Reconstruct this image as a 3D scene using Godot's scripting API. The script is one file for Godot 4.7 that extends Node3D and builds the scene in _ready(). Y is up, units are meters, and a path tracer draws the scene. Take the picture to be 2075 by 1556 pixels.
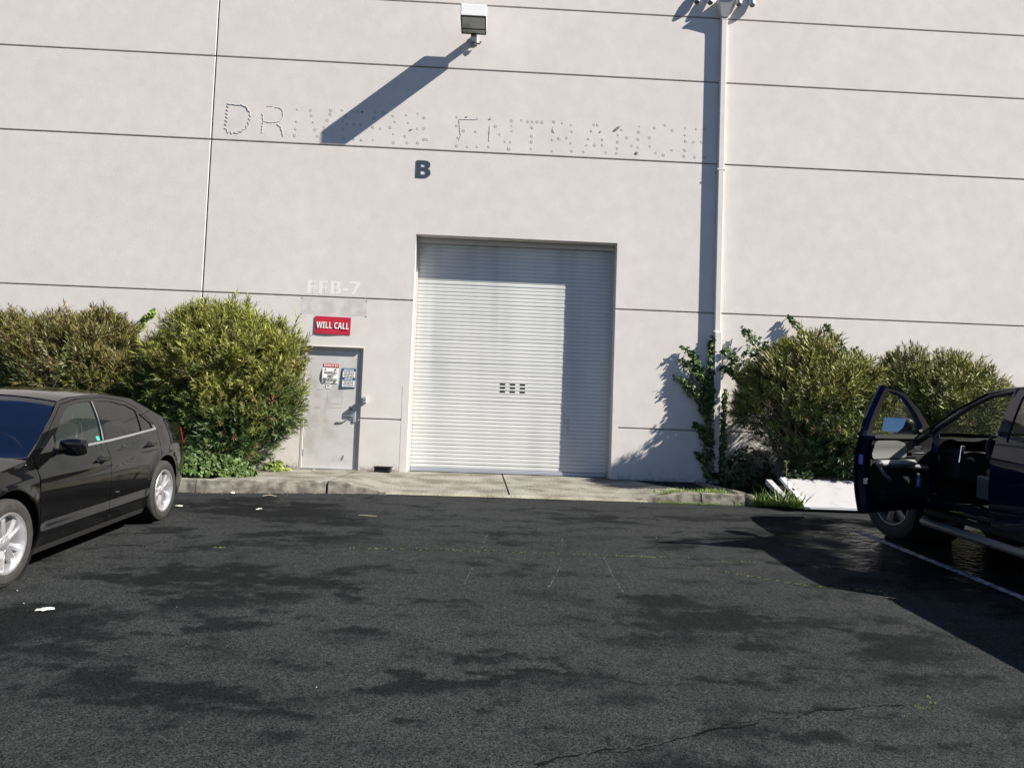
extends Node3D

# A warehouse loading door seen across a sloping car park, a black sedan on the left, a blue pickup with an open door on the right.
# y is up, the wall's face is the plane z = 0, the camera stands 13.7 m in front of it. The asphalt falls away from the wall at SLOPE.

const SLOPE := 0.057
const CAM_Z := 13.7
const CAM_H := 1.69
var rng := RandomNumberGenerator.new()
var M := {}
var used := {}

func gy(z: float) -> float:            # height of the asphalt
	return SLOPE * (CAM_Z - z)

# ---------------------------------------------------------------- mesh builder
class MB:
	var v := PackedVector3Array()
	var n := PackedVector3Array()
	var uv := PackedVector2Array()
	var c := PackedColorArray()
	var col := Color.WHITE
	var xf := Transform3D()

	func tri(a: Vector3, b: Vector3, d: Vector3, na: Vector3, nb: Vector3, nd: Vector3, ua := Vector2.ZERO, ub := Vector2.ZERO, ud := Vector2.ZERO) -> void:
		var g := (b - a).cross(d - a)
		if g.length_squared() < 1e-16:
			return
		if g.dot(na + nb + nd) > 0.0:      # front faces run clockwise
			var t := b; b = d; d = t
			var t2 := nb; nb = nd; nd = t2
			var t3 := ub; ub = ud; ud = t3
		v.append(xf * a); v.append(xf * b); v.append(xf * d)
		n.append((xf.basis * na).normalized()); n.append((xf.basis * nb).normalized()); n.append((xf.basis * nd).normalized())
		uv.append(ua); uv.append(ub); uv.append(ud)
		c.append(col); c.append(col); c.append(col)

	func quad(a: Vector3, b: Vector3, d: Vector3, e: Vector3, facing: Vector3) -> void:
		var g := (d - a).cross(e - b)
		if g.dot(facing) < 0.0:
			g = -g
		g = g.normalized()
		tri(a, b, d, g, g, g, Vector2(0, 0), Vector2(1, 0), Vector2(1, 1))
		tri(a, d, e, g, g, g, Vector2(0, 0), Vector2(1, 1), Vector2(0, 1))

	func flat(a: Vector3, b: Vector3, d: Vector3, facing: Vector3) -> void:
		var g := (b - a).cross(d - a)
		if g.dot(facing) < 0.0:
			g = -g
		g = g.normalized()
		tri(a, b, d, g, g, g)

	func box(at: Vector3, size: Vector3, bev := 0.0, bas := Basis()) -> void:
		var h := size * 0.5
		var b := minf(bev, minf(h.x, minf(h.y, h.z)) * 0.9)
		var keep := xf
		xf = xf * Transform3D(bas, at)
		for ax in 3:
			var i := ax
			var j := (ax + 1) % 3
			var k := (ax + 2) % 3
			for s in [-1.0, 1.0]:
				var p: Array[Vector3] = []
				for q in [[-1, -1], [1, -1], [1, 1], [-1, 1]]:
					var w := Vector3.ZERO
					w[i] = s * h[i]
					w[j] = q[0] * (h[j] - b)
					w[k] = q[1] * (h[k] - b)
					p.append(w)
				var f := Vector3.ZERO
				f[i] = s
				quad(p[0], p[1], p[2], p[3], f)
			if b > 0.0:
				for s in [-1.0, 1.0]:
					for t in [-1.0, 1.0]:
						var p: Array[Vector3] = []
						for q in [[0, -1], [0, 1], [1, 1], [1, -1]]:
							var w := Vector3.ZERO
							w[i] = q[1] * (h[i] - b)
							w[j] = s * (h[j] - (b if q[0] else 0.0))
							w[k] = t * (h[k] - (0.0 if q[0] else b))
							p.append(w)
						var f := Vector3.ZERO
						f[j] = s
						f[k] = t
						quad(p[0], p[1], p[2], p[3], f)
		if b > 0.0:
			for sx in [-1.0, 1.0]:
				for sy in [-1.0, 1.0]:
					for sz in [-1.0, 1.0]:
						flat(Vector3(sx * h.x, sy * (h.y - b), sz * (h.z - b)), Vector3(sx * (h.x - b), sy * h.y, sz * (h.z - b)), Vector3(sx * (h.x - b), sy * (h.y - b), sz * h.z), Vector3(sx, sy, sz))
		xf = keep

	func tube(path: Array, radii: Array, sides := 8, caps := true) -> void:
		var up := Vector3.UP
		var rings := []
		for i in path.size():
			var d: Vector3 = path[mini(i + 1, path.size() - 1)] - path[maxi(i - 1, 0)]
			d = d.normalized()
			if absf(d.dot(up)) > 0.95:
				up = Vector3.RIGHT if absf(d.x) < 0.9 else Vector3.BACK
			var x := up.cross(d).normalized()
			var y := d.cross(x).normalized()
			up = y
			var r: float = radii[mini(i, radii.size() - 1)]
			var ring := []
			for k in sides:
				var a := TAU * k / sides
				var o := x * cos(a) + y * sin(a)
				ring.append([path[i] + o * r, o])
			rings.append(ring)
		for i in path.size() - 1:
			for k in sides:
				var p = rings[i][k]
				var q = rings[i][(k + 1) % sides]
				var s = rings[i + 1][k]
				var t = rings[i + 1][(k + 1) % sides]
				tri(p[0], q[0], t[0], p[1], q[1], t[1])
				tri(p[0], t[0], s[0], p[1], t[1], s[1])
		if caps:
			for e in [0, path.size() - 1]:
				var f: Vector3 = (path[0] - path[1]) if e == 0 else (path[e] - path[e - 1])
				for k in range(1, sides - 1):
					flat(rings[e][0][0], rings[e][k][0], rings[e][k + 1][0], f)

	func lathe(prof: Array, segs := 24, bas := Basis(), at := Vector3.ZERO, smooth := true) -> void:   # prof of Vector2(along y, radius)
		var keep := xf
		xf = xf * Transform3D(bas, at)
		for i in prof.size() - 1:
			var p: Vector2 = prof[i]
			var q: Vector2 = prof[i + 1]
			var d := (q - p).normalized()
			var np := Vector2(-d.y, d.x)
			if np.y < 0 and false:
				np = -np
			var n0 := np
			var n1 := np
			if smooth and i > 0:
				var e: Vector2 = (p - prof[i - 1]).normalized()
				if e.dot(d) > 0.6:
					n0 = (np + Vector2(-e.y, e.x)).normalized()
			if smooth and i < prof.size() - 2:
				var e: Vector2 = (prof[i + 2] - q).normalized()
				if e.dot(d) > 0.6:
					n1 = (np + Vector2(-e.y, e.x)).normalized()
			for k in segs:
				var a := TAU * k / segs
				var b := TAU * (k + 1) / segs
				var ca := Vector3(cos(a), 0, sin(a))
				var cb := Vector3(cos(b), 0, sin(b))
				var p0 := ca * p.y + Vector3(0, p.x, 0)
				var p1 := cb * p.y + Vector3(0, p.x, 0)
				var q0 := ca * q.y + Vector3(0, q.x, 0)
				var q1 := cb * q.y + Vector3(0, q.x, 0)
				var a0 := ca * n0.y + Vector3(0, n0.x, 0)
				var a1 := cb * n0.y + Vector3(0, n0.x, 0)
				var b0 := ca * n1.y + Vector3(0, n1.x, 0)
				var b1 := cb * n1.y + Vector3(0, n1.x, 0)
				tri(p0, p1, q1, a0, a1, b1)
				tri(p0, q1, q0, a0, b1, b0)
		xf = keep

	func grid(f: Callable, nu: int, nv: int, facing: Vector3, uvs := Vector2.ONE) -> void:   # f(u, v) with u, v in 0..1, smooth
		var pts := []
		for i in nu + 1:
			var row := []
			for j in nv + 1:
				row.append(f.call(float(i) / nu, float(j) / nv))
			pts.append(row)
		var nn := []
		for i in nu + 1:
			var row := []
			for j in nv + 1:
				var du: Vector3 = pts[mini(i + 1, nu)][j] - pts[maxi(i - 1, 0)][j]
				var dv: Vector3 = pts[i][mini(j + 1, nv)] - pts[i][maxi(j - 1, 0)]
				var g := du.cross(dv)
				if g.length_squared() < 1e-18:
					g = facing
				row.append(g.normalized())
			nn.append(row)
		var s := 0.0
		for i in nu + 1:
			for j in nv + 1:
				s += nn[i][j].dot(facing)
		var sg := 1.0 if s >= 0.0 else -1.0
		for i in nu:
			for j in nv:
				var q := [Vector2i(i, j), Vector2i(i + 1, j), Vector2i(i + 1, j + 1), Vector2i(i, j + 1)]
				for t in [[0, 1, 2], [0, 2, 3]]:
					var a: Vector2i = q[t[0]]
					var b: Vector2i = q[t[1]]
					var d: Vector2i = q[t[2]]
					tri(pts[a.x][a.y], pts[b.x][b.y], pts[d.x][d.y], nn[a.x][a.y] * sg, nn[b.x][b.y] * sg, nn[d.x][d.y] * sg,
						Vector2(float(a.x) / nu, float(a.y) / nv) * uvs, Vector2(float(b.x) / nu, float(b.y) / nv) * uvs, Vector2(float(d.x) / nu, float(d.y) / nv) * uvs)

	# a sheet cut to a polygon of the (p, q) plane, with holes, and laid on the surface f(p, q); rim > 0 turns its edges inward
	func panel(poly: PackedVector2Array, holes: Array, f: Callable, cell: float, facing: Vector3, rim := 0.0) -> void:
		var lo := poly[0]
		var hi := poly[0]
		for p in poly:
			lo = lo.min(p)
			hi = hi.max(p)
		var e := 0.004
		var nor := func(p: Vector2) -> Vector3:
			var g: Vector3 = (f.call(p + Vector2(e, 0)) - f.call(p - Vector2(e, 0))).cross(f.call(p + Vector2(0, e)) - f.call(p - Vector2(0, e)))
			if g.dot(facing) < 0.0:
				g = -g
			return g.normalized()
		var nx := maxi(1, int(ceil((hi.x - lo.x) / cell)))
		var ny := maxi(1, int(ceil((hi.y - lo.y) / cell)))
		for i in nx:
			for j in ny:
				var a := lo + Vector2(i, j) * cell
				var b := a + Vector2(cell, cell)
				var sq := PackedVector2Array([a, Vector2(b.x, a.y), b, Vector2(a.x, b.y)])
				var pieces: Array = Geometry2D.intersect_polygons(sq, poly)
				for h in holes:
					var next := []
					for pc in pieces:
						next.append_array(Geometry2D.clip_polygons(pc, h))
					pieces = next
				for pc in pieces:
					if Geometry2D.is_polygon_clockwise(pc) and pieces.size() > 1 and holes.size() > 0 and false:
						continue
					var ix := Geometry2D.triangulate_polygon(pc)
					var P := []
					var N := []
					for q in pc:
						P.append(f.call(q))
						N.append(nor.call(q))
					for k in range(0, ix.size(), 3):
						tri(P[ix[k]], P[ix[k + 1]], P[ix[k + 2]], N[ix[k]], N[ix[k + 1]], N[ix[k + 2]], pc[ix[k]], pc[ix[k + 1]], pc[ix[k + 2]])
		if rim > 0.0:
			for loop in [poly] + holes:
				for k in loop.size():
					var a: Vector2 = loop[k]
					var b: Vector2 = loop[(k + 1) % loop.size()]
					var m := maxi(1, int(a.distance_to(b) / cell))
					for t in m:
						var p := a.lerp(b, float(t) / m)
						var q := a.lerp(b, float(t + 1) / m)
						if loop == poly:
							var mid := (p + q) * 0.5
							var inside := false
							for h in holes:
								if Geometry2D.is_point_in_polygon(mid, h):
									inside = true
							if inside:
								continue
						elif not Geometry2D.is_point_in_polygon((p + q) * 0.5, poly):
							continue
						var P: Vector3 = f.call(p)
						var Q: Vector3 = f.call(q)
						var np: Vector3 = nor.call(p)
						var nq: Vector3 = nor.call(q)
						var out := (Q - P).cross(np)
						quad(P, Q, Q - nq * rim, P - np * rim, out)

	func done() -> ArrayMesh:
		var a := []
		a.resize(Mesh.ARRAY_MAX)
		a[Mesh.ARRAY_VERTEX] = v
		a[Mesh.ARRAY_NORMAL] = n
		a[Mesh.ARRAY_TEX_UV] = uv
		a[Mesh.ARRAY_COLOR] = c
		var m := ArrayMesh.new()
		m.add_surface_from_arrays(Mesh.PRIMITIVE_TRIANGLES, a)
		return m

# ---------------------------------------------------------------- scene helpers
func numbered(called: String) -> String:
	var k: int = used.get(called, 0)
	used[called] = k + 1
	return called if k == 0 else "%s_%03d" % [called, k]

func put(called: String, mesh, m: Material, parent: Node = self, at := Transform3D()) -> MeshInstance3D:
	var o := MeshInstance3D.new()
	o.mesh = mesh.done() if mesh is MB else mesh
	o.material_override = m
	if parent == self:
		o.name = numbered(called)
	else:
		var k := 0
		var nm := called
		while parent.has_node(nm):
			k += 1
			nm = "%s_%03d" % [called, k]
		o.name = nm
	o.transform = at
	parent.add_child(o, true)
	return o

func tag(o: Node, label: String, category: String, group := "") -> Node:
	o.set_meta("label", label)
	o.set_meta("category", category)
	if group:
		o.set_meta("group", group)
	return o

func struct(o: Node) -> Node:
	o.set_meta("kind", "structure")
	return o

func stuff(o: Node) -> Node:
	o.set_meta("kind", "stuff")
	return o

func thing(called: String, label: String, category: String, at := Transform3D(), group := "") -> Node3D:
	var o := Node3D.new()
	o.name = numbered(called)
	o.transform = at
	add_child(o, true)
	if label:
		tag(o, label, category, group)
	return o

func part(called: String, parent: Node, at := Transform3D()) -> Node3D:
	var o := Node3D.new()
	var k := 0
	var nm := called
	while parent.has_node(nm):
		k += 1
		nm = "%s_%03d" % [called, k]
	o.name = nm
	o.transform = at
	parent.add_child(o, true)
	return o

func lin(r: float, g: float, b: float, a := 1.0) -> Color:
	var k := Color(r, g, b).linear_to_srgb()
	k.a = a
	return k

func mat(r: float, g: float, b: float, rough := 0.8, metal := 0.0, spec := 0.5) -> StandardMaterial3D:
	var m := StandardMaterial3D.new()
	m.albedo_color = lin(r, g, b)
	m.roughness = rough
	m.metallic = metal
	m.metallic_specular = spec
	return m

func glass(r: float, g: float, b: float, a: float) -> StandardMaterial3D:
	var m := mat(r, g, b, 0.02)
	m.albedo_color.a = a
	m.transparency = BaseMaterial3D.TRANSPARENCY_ALPHA
	return m

func noise_tex(freq: float, seed_: int, size := 512, octaves := 4, lo := 0.8, hi := 1.0, type := FastNoiseLite.TYPE_SIMPLEX_SMOOTH, normal := 0.0) -> NoiseTexture2D:
	var f := FastNoiseLite.new()
	f.seed = seed_
	f.noise_type = type
	f.frequency = freq
	f.fractal_octaves = octaves
	var t := NoiseTexture2D.new()
	t.width = size
	t.height = size
	t.seamless = true
	t.noise = f
	if normal > 0.0:
		t.as_normal_map = true
		t.bump_strength = normal
	else:
		var g := Gradient.new()
		g.set_color(0, Color(lo, lo, lo))
		g.set_color(1, Color(hi, hi, hi))
		t.color_ramp = g
	return t

func ramp_tex(freq: float, seed_: int, cols: Array, offs: Array, size := 512, octaves := 4, type := FastNoiseLite.TYPE_SIMPLEX_SMOOTH) -> NoiseTexture2D:
	var t := noise_tex(freq, seed_, size, octaves, 0, 1, type)
	var g := Gradient.new()
	g.offsets = PackedFloat32Array(offs)
	g.colors = PackedColorArray(cols)
	t.color_ramp = g
	return t

func tri_uv(m: StandardMaterial3D, s: float) -> StandardMaterial3D:
	m.uv1_triplanar = true
	m.uv1_world_triplanar = true
	m.uv1_scale = Vector3(s, s, s)
	return m

# piecewise smooth curve through x0, y0, x1, y1, ... (x rising)
func pw(x: float, k: Array) -> float:
	var n := k.size() / 2
	if x <= k[0]:
		return k[1]
	if x >= k[2 * n - 2]:
		return k[2 * n - 1]
	var i := 0
	while x > k[2 * i + 2]:
		i += 1
	var x0: float = k[2 * i]
	var y0: float = k[2 * i + 1]
	var x1: float = k[2 * i + 2]
	var y1: float = k[2 * i + 3]
	var d := (y1 - y0) / (x1 - x0)
	var m0 := d
	var m1 := d
	if i > 0:
		var dp: float = (y0 - k[2 * i - 1]) / (x0 - k[2 * i - 2])
		m0 = 0.0 if dp * d <= 0.0 else 2.0 * dp * d / (dp + d)
	if i < n - 2:
		var dn: float = (k[2 * i + 5] - y1) / (k[2 * i + 4] - x1)
		m1 = 0.0 if dn * d <= 0.0 else 2.0 * dn * d / (dn + d)
	var h := x1 - x0
	var t := (x - x0) / h
	return y0 * (1 + 2 * t) * (1 - t) * (1 - t) + h * m0 * t * (1 - t) * (1 - t) + y1 * t * t * (3 - 2 * t) + h * m1 * t * t * (t - 1)

func circle(c: Vector2, r: float, k := 40) -> PackedVector2Array:
	var p := PackedVector2Array()
	for i in k:
		p.append(c + Vector2(cos(TAU * i / k), sin(TAU * i / k)) * r)
	return p

func V(flatlist: Array) -> PackedVector2Array:
	var p := PackedVector2Array()
	for i in range(0, flatlist.size(), 2):
		p.append(Vector2(flatlist[i], flatlist[i + 1]))
	return p

# corners of a polygon rounded off
func rounded(poly: PackedVector2Array, r: float, k := 4) -> PackedVector2Array:
	var out := PackedVector2Array()
	var n := poly.size()
	for i in n:
		var p := poly[i]
		var a := poly[(i + n - 1) % n] - p
		var b := poly[(i + 1) % n] - p
		var s := minf(r, minf(a.length(), b.length()) * 0.45)
		var p0 := p + a.normalized() * s
		var p1 := p + b.normalized() * s
		for t in k + 1:
			var q := float(t) / k
			out.append(p0.lerp(p, q).lerp(p.lerp(p1, q), q))
	return out

# a flat prism of a polygon in xy, its front at z = depth, its back at z = 0
func prism(mb: MB, poly: PackedVector2Array, depth: float) -> void:
	var ix := Geometry2D.triangulate_polygon(poly)
	for k in range(0, ix.size(), 3):
		var a := poly[ix[k]]
		var b := poly[ix[k + 1]]
		var d := poly[ix[k + 2]]
		mb.flat(Vector3(a.x, a.y, depth), Vector3(b.x, b.y, depth), Vector3(d.x, d.y, depth), Vector3.BACK)
		mb.flat(Vector3(a.x, a.y, 0), Vector3(b.x, b.y, 0), Vector3(d.x, d.y, 0), Vector3.FORWARD)
	var cw := Geometry2D.is_polygon_clockwise(poly)
	for i in poly.size():
		var a := poly[i]
		var b := poly[(i + 1) % poly.size()]
		var o := Vector3(b.y - a.y, a.x - b.x, 0) * (-1.0 if cw else 1.0)
		mb.quad(Vector3(a.x, a.y, 0), Vector3(b.x, b.y, 0), Vector3(b.x, b.y, depth), Vector3(a.x, a.y, depth), o)

func text(words: String, height: float, depth: float, bold := true, serif := false) -> TextMesh:
	var t := TextMesh.new()
	var f := SystemFont.new()
	f.font_names = PackedStringArray(["Droid Serif" if serif else "Droid Sans"])
	f.font_weight = 700 if bold else 400
	t.font = f
	t.font_size = 64
	t.text = words
	t.pixel_size = height / 46.0           # capitals stand 46 of the font's 64 pixels high
	t.depth = depth
	t.curve_step = 1.0
	return t

# lettering scaled to a width and a capital height, centred on `at`
func letters(words: String, width: float, height: float, depth: float, m: Material, parent: Node, at: Vector3, called := "lettering") -> MeshInstance3D:
	var t := text(words, height, depth)
	var b := t.get_aabb()
	var sx := width / b.size.x
	var sy := height / b.size.y
	var c := b.get_center()
	return put(called, t, m, parent, Transform3D(Basis.from_scale(Vector3(sx, sy, 1)), at - Vector3(c.x * sx, c.y * sy, 0)))

func _ready() -> void:
	rng.seed = 20240611
	# camera
	var cam := Camera3D.new()
	cam.name = "camera"
	var yaw := -0.03638417
	var pitch := 0.05379678
	var roll := 0.03644336
	cam.transform = Transform3D(Basis(Vector3.UP, yaw) * Basis(Vector3.RIGHT, pitch) * Basis(Vector3.BACK, roll), Vector3(0, CAM_H, CAM_Z))
	cam.fov = 53.31
	cam.near = 0.05
	cam.far = 400.0
	add_child(cam)
	cam.current = true
	# sky, sun, exposure
	var we := WorldEnvironment.new()
	we.name = "environment"
	var e := Environment.new()
	e.background_mode = Environment.BG_SKY
	var sm := ProceduralSkyMaterial.new()
	sm.sky_top_color = Color(0.17, 0.30, 0.50)
	sm.sky_horizon_color = Color(0.68, 0.75, 0.81)
	sm.sky_curve = 0.16
	sm.sky_energy_multiplier = 0.85
	sm.ground_bottom_color = Color(0.16, 0.16, 0.16)
	sm.ground_horizon_color = Color(0.40, 0.42, 0.44)
	sm.ground_energy_multiplier = 0.5
	sm.sun_angle_max = 1.0
	var sky := Sky.new()
	sky.sky_material = sm
	e.sky = sky
	e.tonemap_mode = Environment.TONE_MAPPER_LINEAR
	e.tonemap_exposure = 2.75
	e.ssao_enabled = true
	e.ssil_enabled = true
	e.sdfgi_enabled = true
	we.environment = e
	add_child(we)
	var sun := DirectionalLight3D.new()
	sun.name = "sun"
	sun.light_energy = 1.6
	sun.light_color = Color(1.0, 0.97, 0.925)
	sun.light_angular_distance = 0.5
	sun.shadow_enabled = true
	var towards := Vector3(-3.0, -2.5, -1.0).normalized()
	sun.transform = Transform3D(Basis.looking_at(towards, Vector3.UP), Vector3(20, 20, 20))
	add_child(sun)

	materials()
	ground()
	apron()
	building()
	wall_fittings()
	plants()
	small_things()
	sedan()
	pickup()

func materials() -> void:
	# painted tilt-up concrete
	var w := mat(0.60, 0.575, 0.548, 0.9, 0.0, 0.3)
	w.albedo_texture = ramp_tex(0.006, 3, [Color(0.986, 0.983, 0.981), Color(0.993, 0.991, 0.99), Color(1, 1, 1)], [0.15, 0.5, 0.85], 512, 5)
	tri_uv(w, 0.17)
	w.detail_enabled = true
	w.detail_blend_mode = BaseMaterial3D.BLEND_MODE_MUL
	w.detail_albedo = noise_tex(0.03, 9, 512, 3, 0.96, 1.0)
	w.normal_enabled = true
	w.normal_texture = noise_tex(0.25, 5, 512, 2, 0, 1, FastNoiseLite.TYPE_SIMPLEX_SMOOTH, 1.0)
	w.normal_scale = 0.06
	M.wall = w
	var p := mat(0.565, 0.54, 0.515, 0.9, 0.0, 0.3)
	p.albedo_texture = noise_tex(0.02, 31, 256, 4, 0.88, 1.0)
	tri_uv(p, 0.8)
	M.patch = p
	M.groove = mat(0.22, 0.205, 0.195, 0.95, 0.0, 0.2)
	M.stencil = mat(0.66, 0.64, 0.625, 0.9, 0.0, 0.2)
	M.glue = mat(0.42, 0.405, 0.39, 0.9, 0.0, 0.3)
	M.glue_dark = mat(0.16, 0.155, 0.15, 0.9)
	# concrete on the ground
	var c := mat(0.212, 0.207, 0.188, 0.93, 0.0, 0.25)
	c.albedo_texture = ramp_tex(0.008, 14, [Color(0.74, 0.72, 0.68), Color(0.89, 0.88, 0.85), Color(1, 1, 0.99)], [0.2, 0.5, 0.85], 512, 6)
	tri_uv(c, 0.35)
	c.normal_enabled = true
	c.normal_texture = noise_tex(0.12, 15, 512, 4, 0, 1, FastNoiseLite.TYPE_SIMPLEX_SMOOTH, 4.0)
	c.normal_scale = 0.6
	M.concrete = c
	var k: StandardMaterial3D = c.duplicate()
	k.albedo_color = lin(0.235, 0.228, 0.208)
	k.albedo_texture = ramp_tex(0.012, 24, [Color(0.52, 0.51, 0.50), Color(0.8, 0.78, 0.75), Color(1, 1, 0.97)], [0.2, 0.5, 0.8], 512, 6)
	k.uv1_scale = Vector3(0.7, 0.7, 0.7)
	M.kerb = k
	var l: StandardMaterial3D = c.duplicate()
	l.albedo_color = lin(0.255, 0.25, 0.21)
	M.lip = l
	var soil := mat(0.055, 0.042, 0.032, 0.95)
	soil.albedo_texture = noise_tex(0.03, 41, 256, 5, 0.3, 1.0)
	tri_uv(soil, 1.3)
	M.soil = soil
	M.black = mat(0.008, 0.008, 0.009, 0.8, 0.0, 0.3)
	M.rubber = mat(0.022, 0.022, 0.022, 0.85, 0.0, 0.3)
	M.crack = mat(0.007, 0.007, 0.007, 0.95, 0.0, 0.1)
	# roller door and metal door
	var r := mat(0.54, 0.546, 0.532, 0.5, 0.0, 0.4)
	r.albedo_texture = ramp_tex(0.006, 51, [Color(0.89, 0.9, 0.91), Color(0.97, 0.97, 0.97), Color(1, 1, 1)], [0.2, 0.5, 0.8], 512, 3)
	tri_uv(r, 0.2)
	r.uv1_scale = Vector3(0.4, 0.035, 0.4)
	M.slat = r
	M.slat_gap = mat(0.07, 0.07, 0.075, 0.8)
	var d := mat(0.49, 0.485, 0.475, 0.55, 0.0, 0.4)
	d.albedo_texture = ramp_tex(0.008, 61, [Color(0.9, 0.9, 0.89), Color(0.97, 0.97, 0.97), Color(1, 1, 1)], [0.15, 0.45, 0.8], 512, 5)
	tri_uv(d, 0.5)
	M.door = d
	M.frame = mat(0.44, 0.42, 0.40, 0.6, 0.0, 0.4)
	M.steel = mat(0.42, 0.43, 0.45, 0.38, 0.9)
	M.galv = mat(0.34, 0.37, 0.41, 0.5, 0.35)
	M.hinge = mat(0.13, 0.13, 0.13, 0.5, 0.6)
	M.red = mat(0.42, 0.012, 0.03, 0.5)
	M.red_faded = mat(0.45, 0.06, 0.075, 0.5)
	M.paper = mat(0.42, 0.41, 0.38, 0.8)
	M.white = mat(0.74, 0.74, 0.73, 0.5)
	var pw_ := mat(0.30, 0.30, 0.305, 0.6)
	pw_.albedo_texture = ramp_tex(0.01, 58, [Color(0.9, 0.895, 0.88), Color(0.975, 0.975, 0.975), Color(1, 1, 1)], [0.1, 0.3, 0.5], 512, 5)
	tri_uv(pw_, 0.6)
	M.panel_white = pw_
	M.blue_sign = mat(0.03, 0.09, 0.20, 0.45)
	M.ink = mat(0.02, 0.02, 0.022, 0.7)
	M.letter = mat(0.022, 0.038, 0.06, 0.6)
	M.pencil = mat(0.30, 0.295, 0.285, 0.9)
	var wd := mat(0.33, 0.22, 0.13, 0.8)
	wd.albedo_texture = noise_tex(0.02, 71, 256, 4, 0.6, 1.0)
	tri_uv(wd, 1.0)
	wd.uv1_scale = Vector3(0.5, 6, 6)
	M.wood = wd
	# plants
	for q in [["leaf", 0.20], ["ivy", 0.25], ["grass", 0.2]]:
		var m := mat(1, 1, 1, 0.5, 0.0, 0.45)
		m.vertex_color_use_as_albedo = true
		m.backlight_enabled = true
		m.backlight = Color(q[1], q[1], q[1] * 0.5)
		M[q[0]] = m
	M.bark = mat(0.13, 0.105, 0.08, 0.9)
	# vehicles
	var b := mat(0.0018, 0.0018, 0.002, 0.45, 0.0, 0.06)
	b.clearcoat_enabled = true
	b.clearcoat = 1.0
	b.clearcoat_roughness = 0.03
	M.black_paint = b
	var bl := mat(0.001, 0.0018, 0.015, 0.4, 0.0, 0.1)
	bl.clearcoat_enabled = true
	bl.clearcoat = 1.0
	bl.clearcoat_roughness = 0.02
	M.blue_paint = bl
	M.step_steel = mat(0.12, 0.123, 0.127, 0.5, 0.5)
	M.chrome = mat(0.72, 0.72, 0.73, 0.16, 1.0)
	var al := mat(0.62, 0.62, 0.64, 0.32, 0.85)
	M.alloy = al
	M.grey_alloy = mat(0.15, 0.145, 0.14, 0.45, 0.6)
	M.alloy_dark = mat(0.16, 0.16, 0.165, 0.4, 0.7)
	var ty := mat(0.035, 0.035, 0.034, 0.85, 0.0, 0.3)
	ty.albedo_texture = noise_tex(0.03, 77, 256, 4, 0.75, 1.0)
	tri_uv(ty, 2.0)
	M.tyre = ty
	M.trim = mat(0.012, 0.012, 0.012, 0.55, 0.0, 0.4)
	M.inside = mat(0.007, 0.007, 0.007, 0.8, 0.0, 0.2)
	M.grey_trim = mat(0.12, 0.122, 0.12, 0.6)
	M.dark_trim = mat(0.009, 0.009, 0.0095, 0.65, 0.0, 0.3)
	M.glass = glass(0.02, 0.028, 0.025, 0.42)
	M.tint = glass(0.004, 0.004, 0.004, 0.86)
	M.windscreen = glass(0.002, 0.004, 0.012, 0.72)
	M.clear = glass(0.01, 0.02, 0.016, 0.16)
	M.mirror = mat(0.52, 0.64, 0.62, 0.02, 1.0)
	M.tail = mat(0.22, 0.008, 0.008, 0.12)
	M.green = mat(0.02, 0.38, 0.22, 0.5)
	M.leather = mat(0.03, 0.028, 0.027, 0.6)

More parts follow.
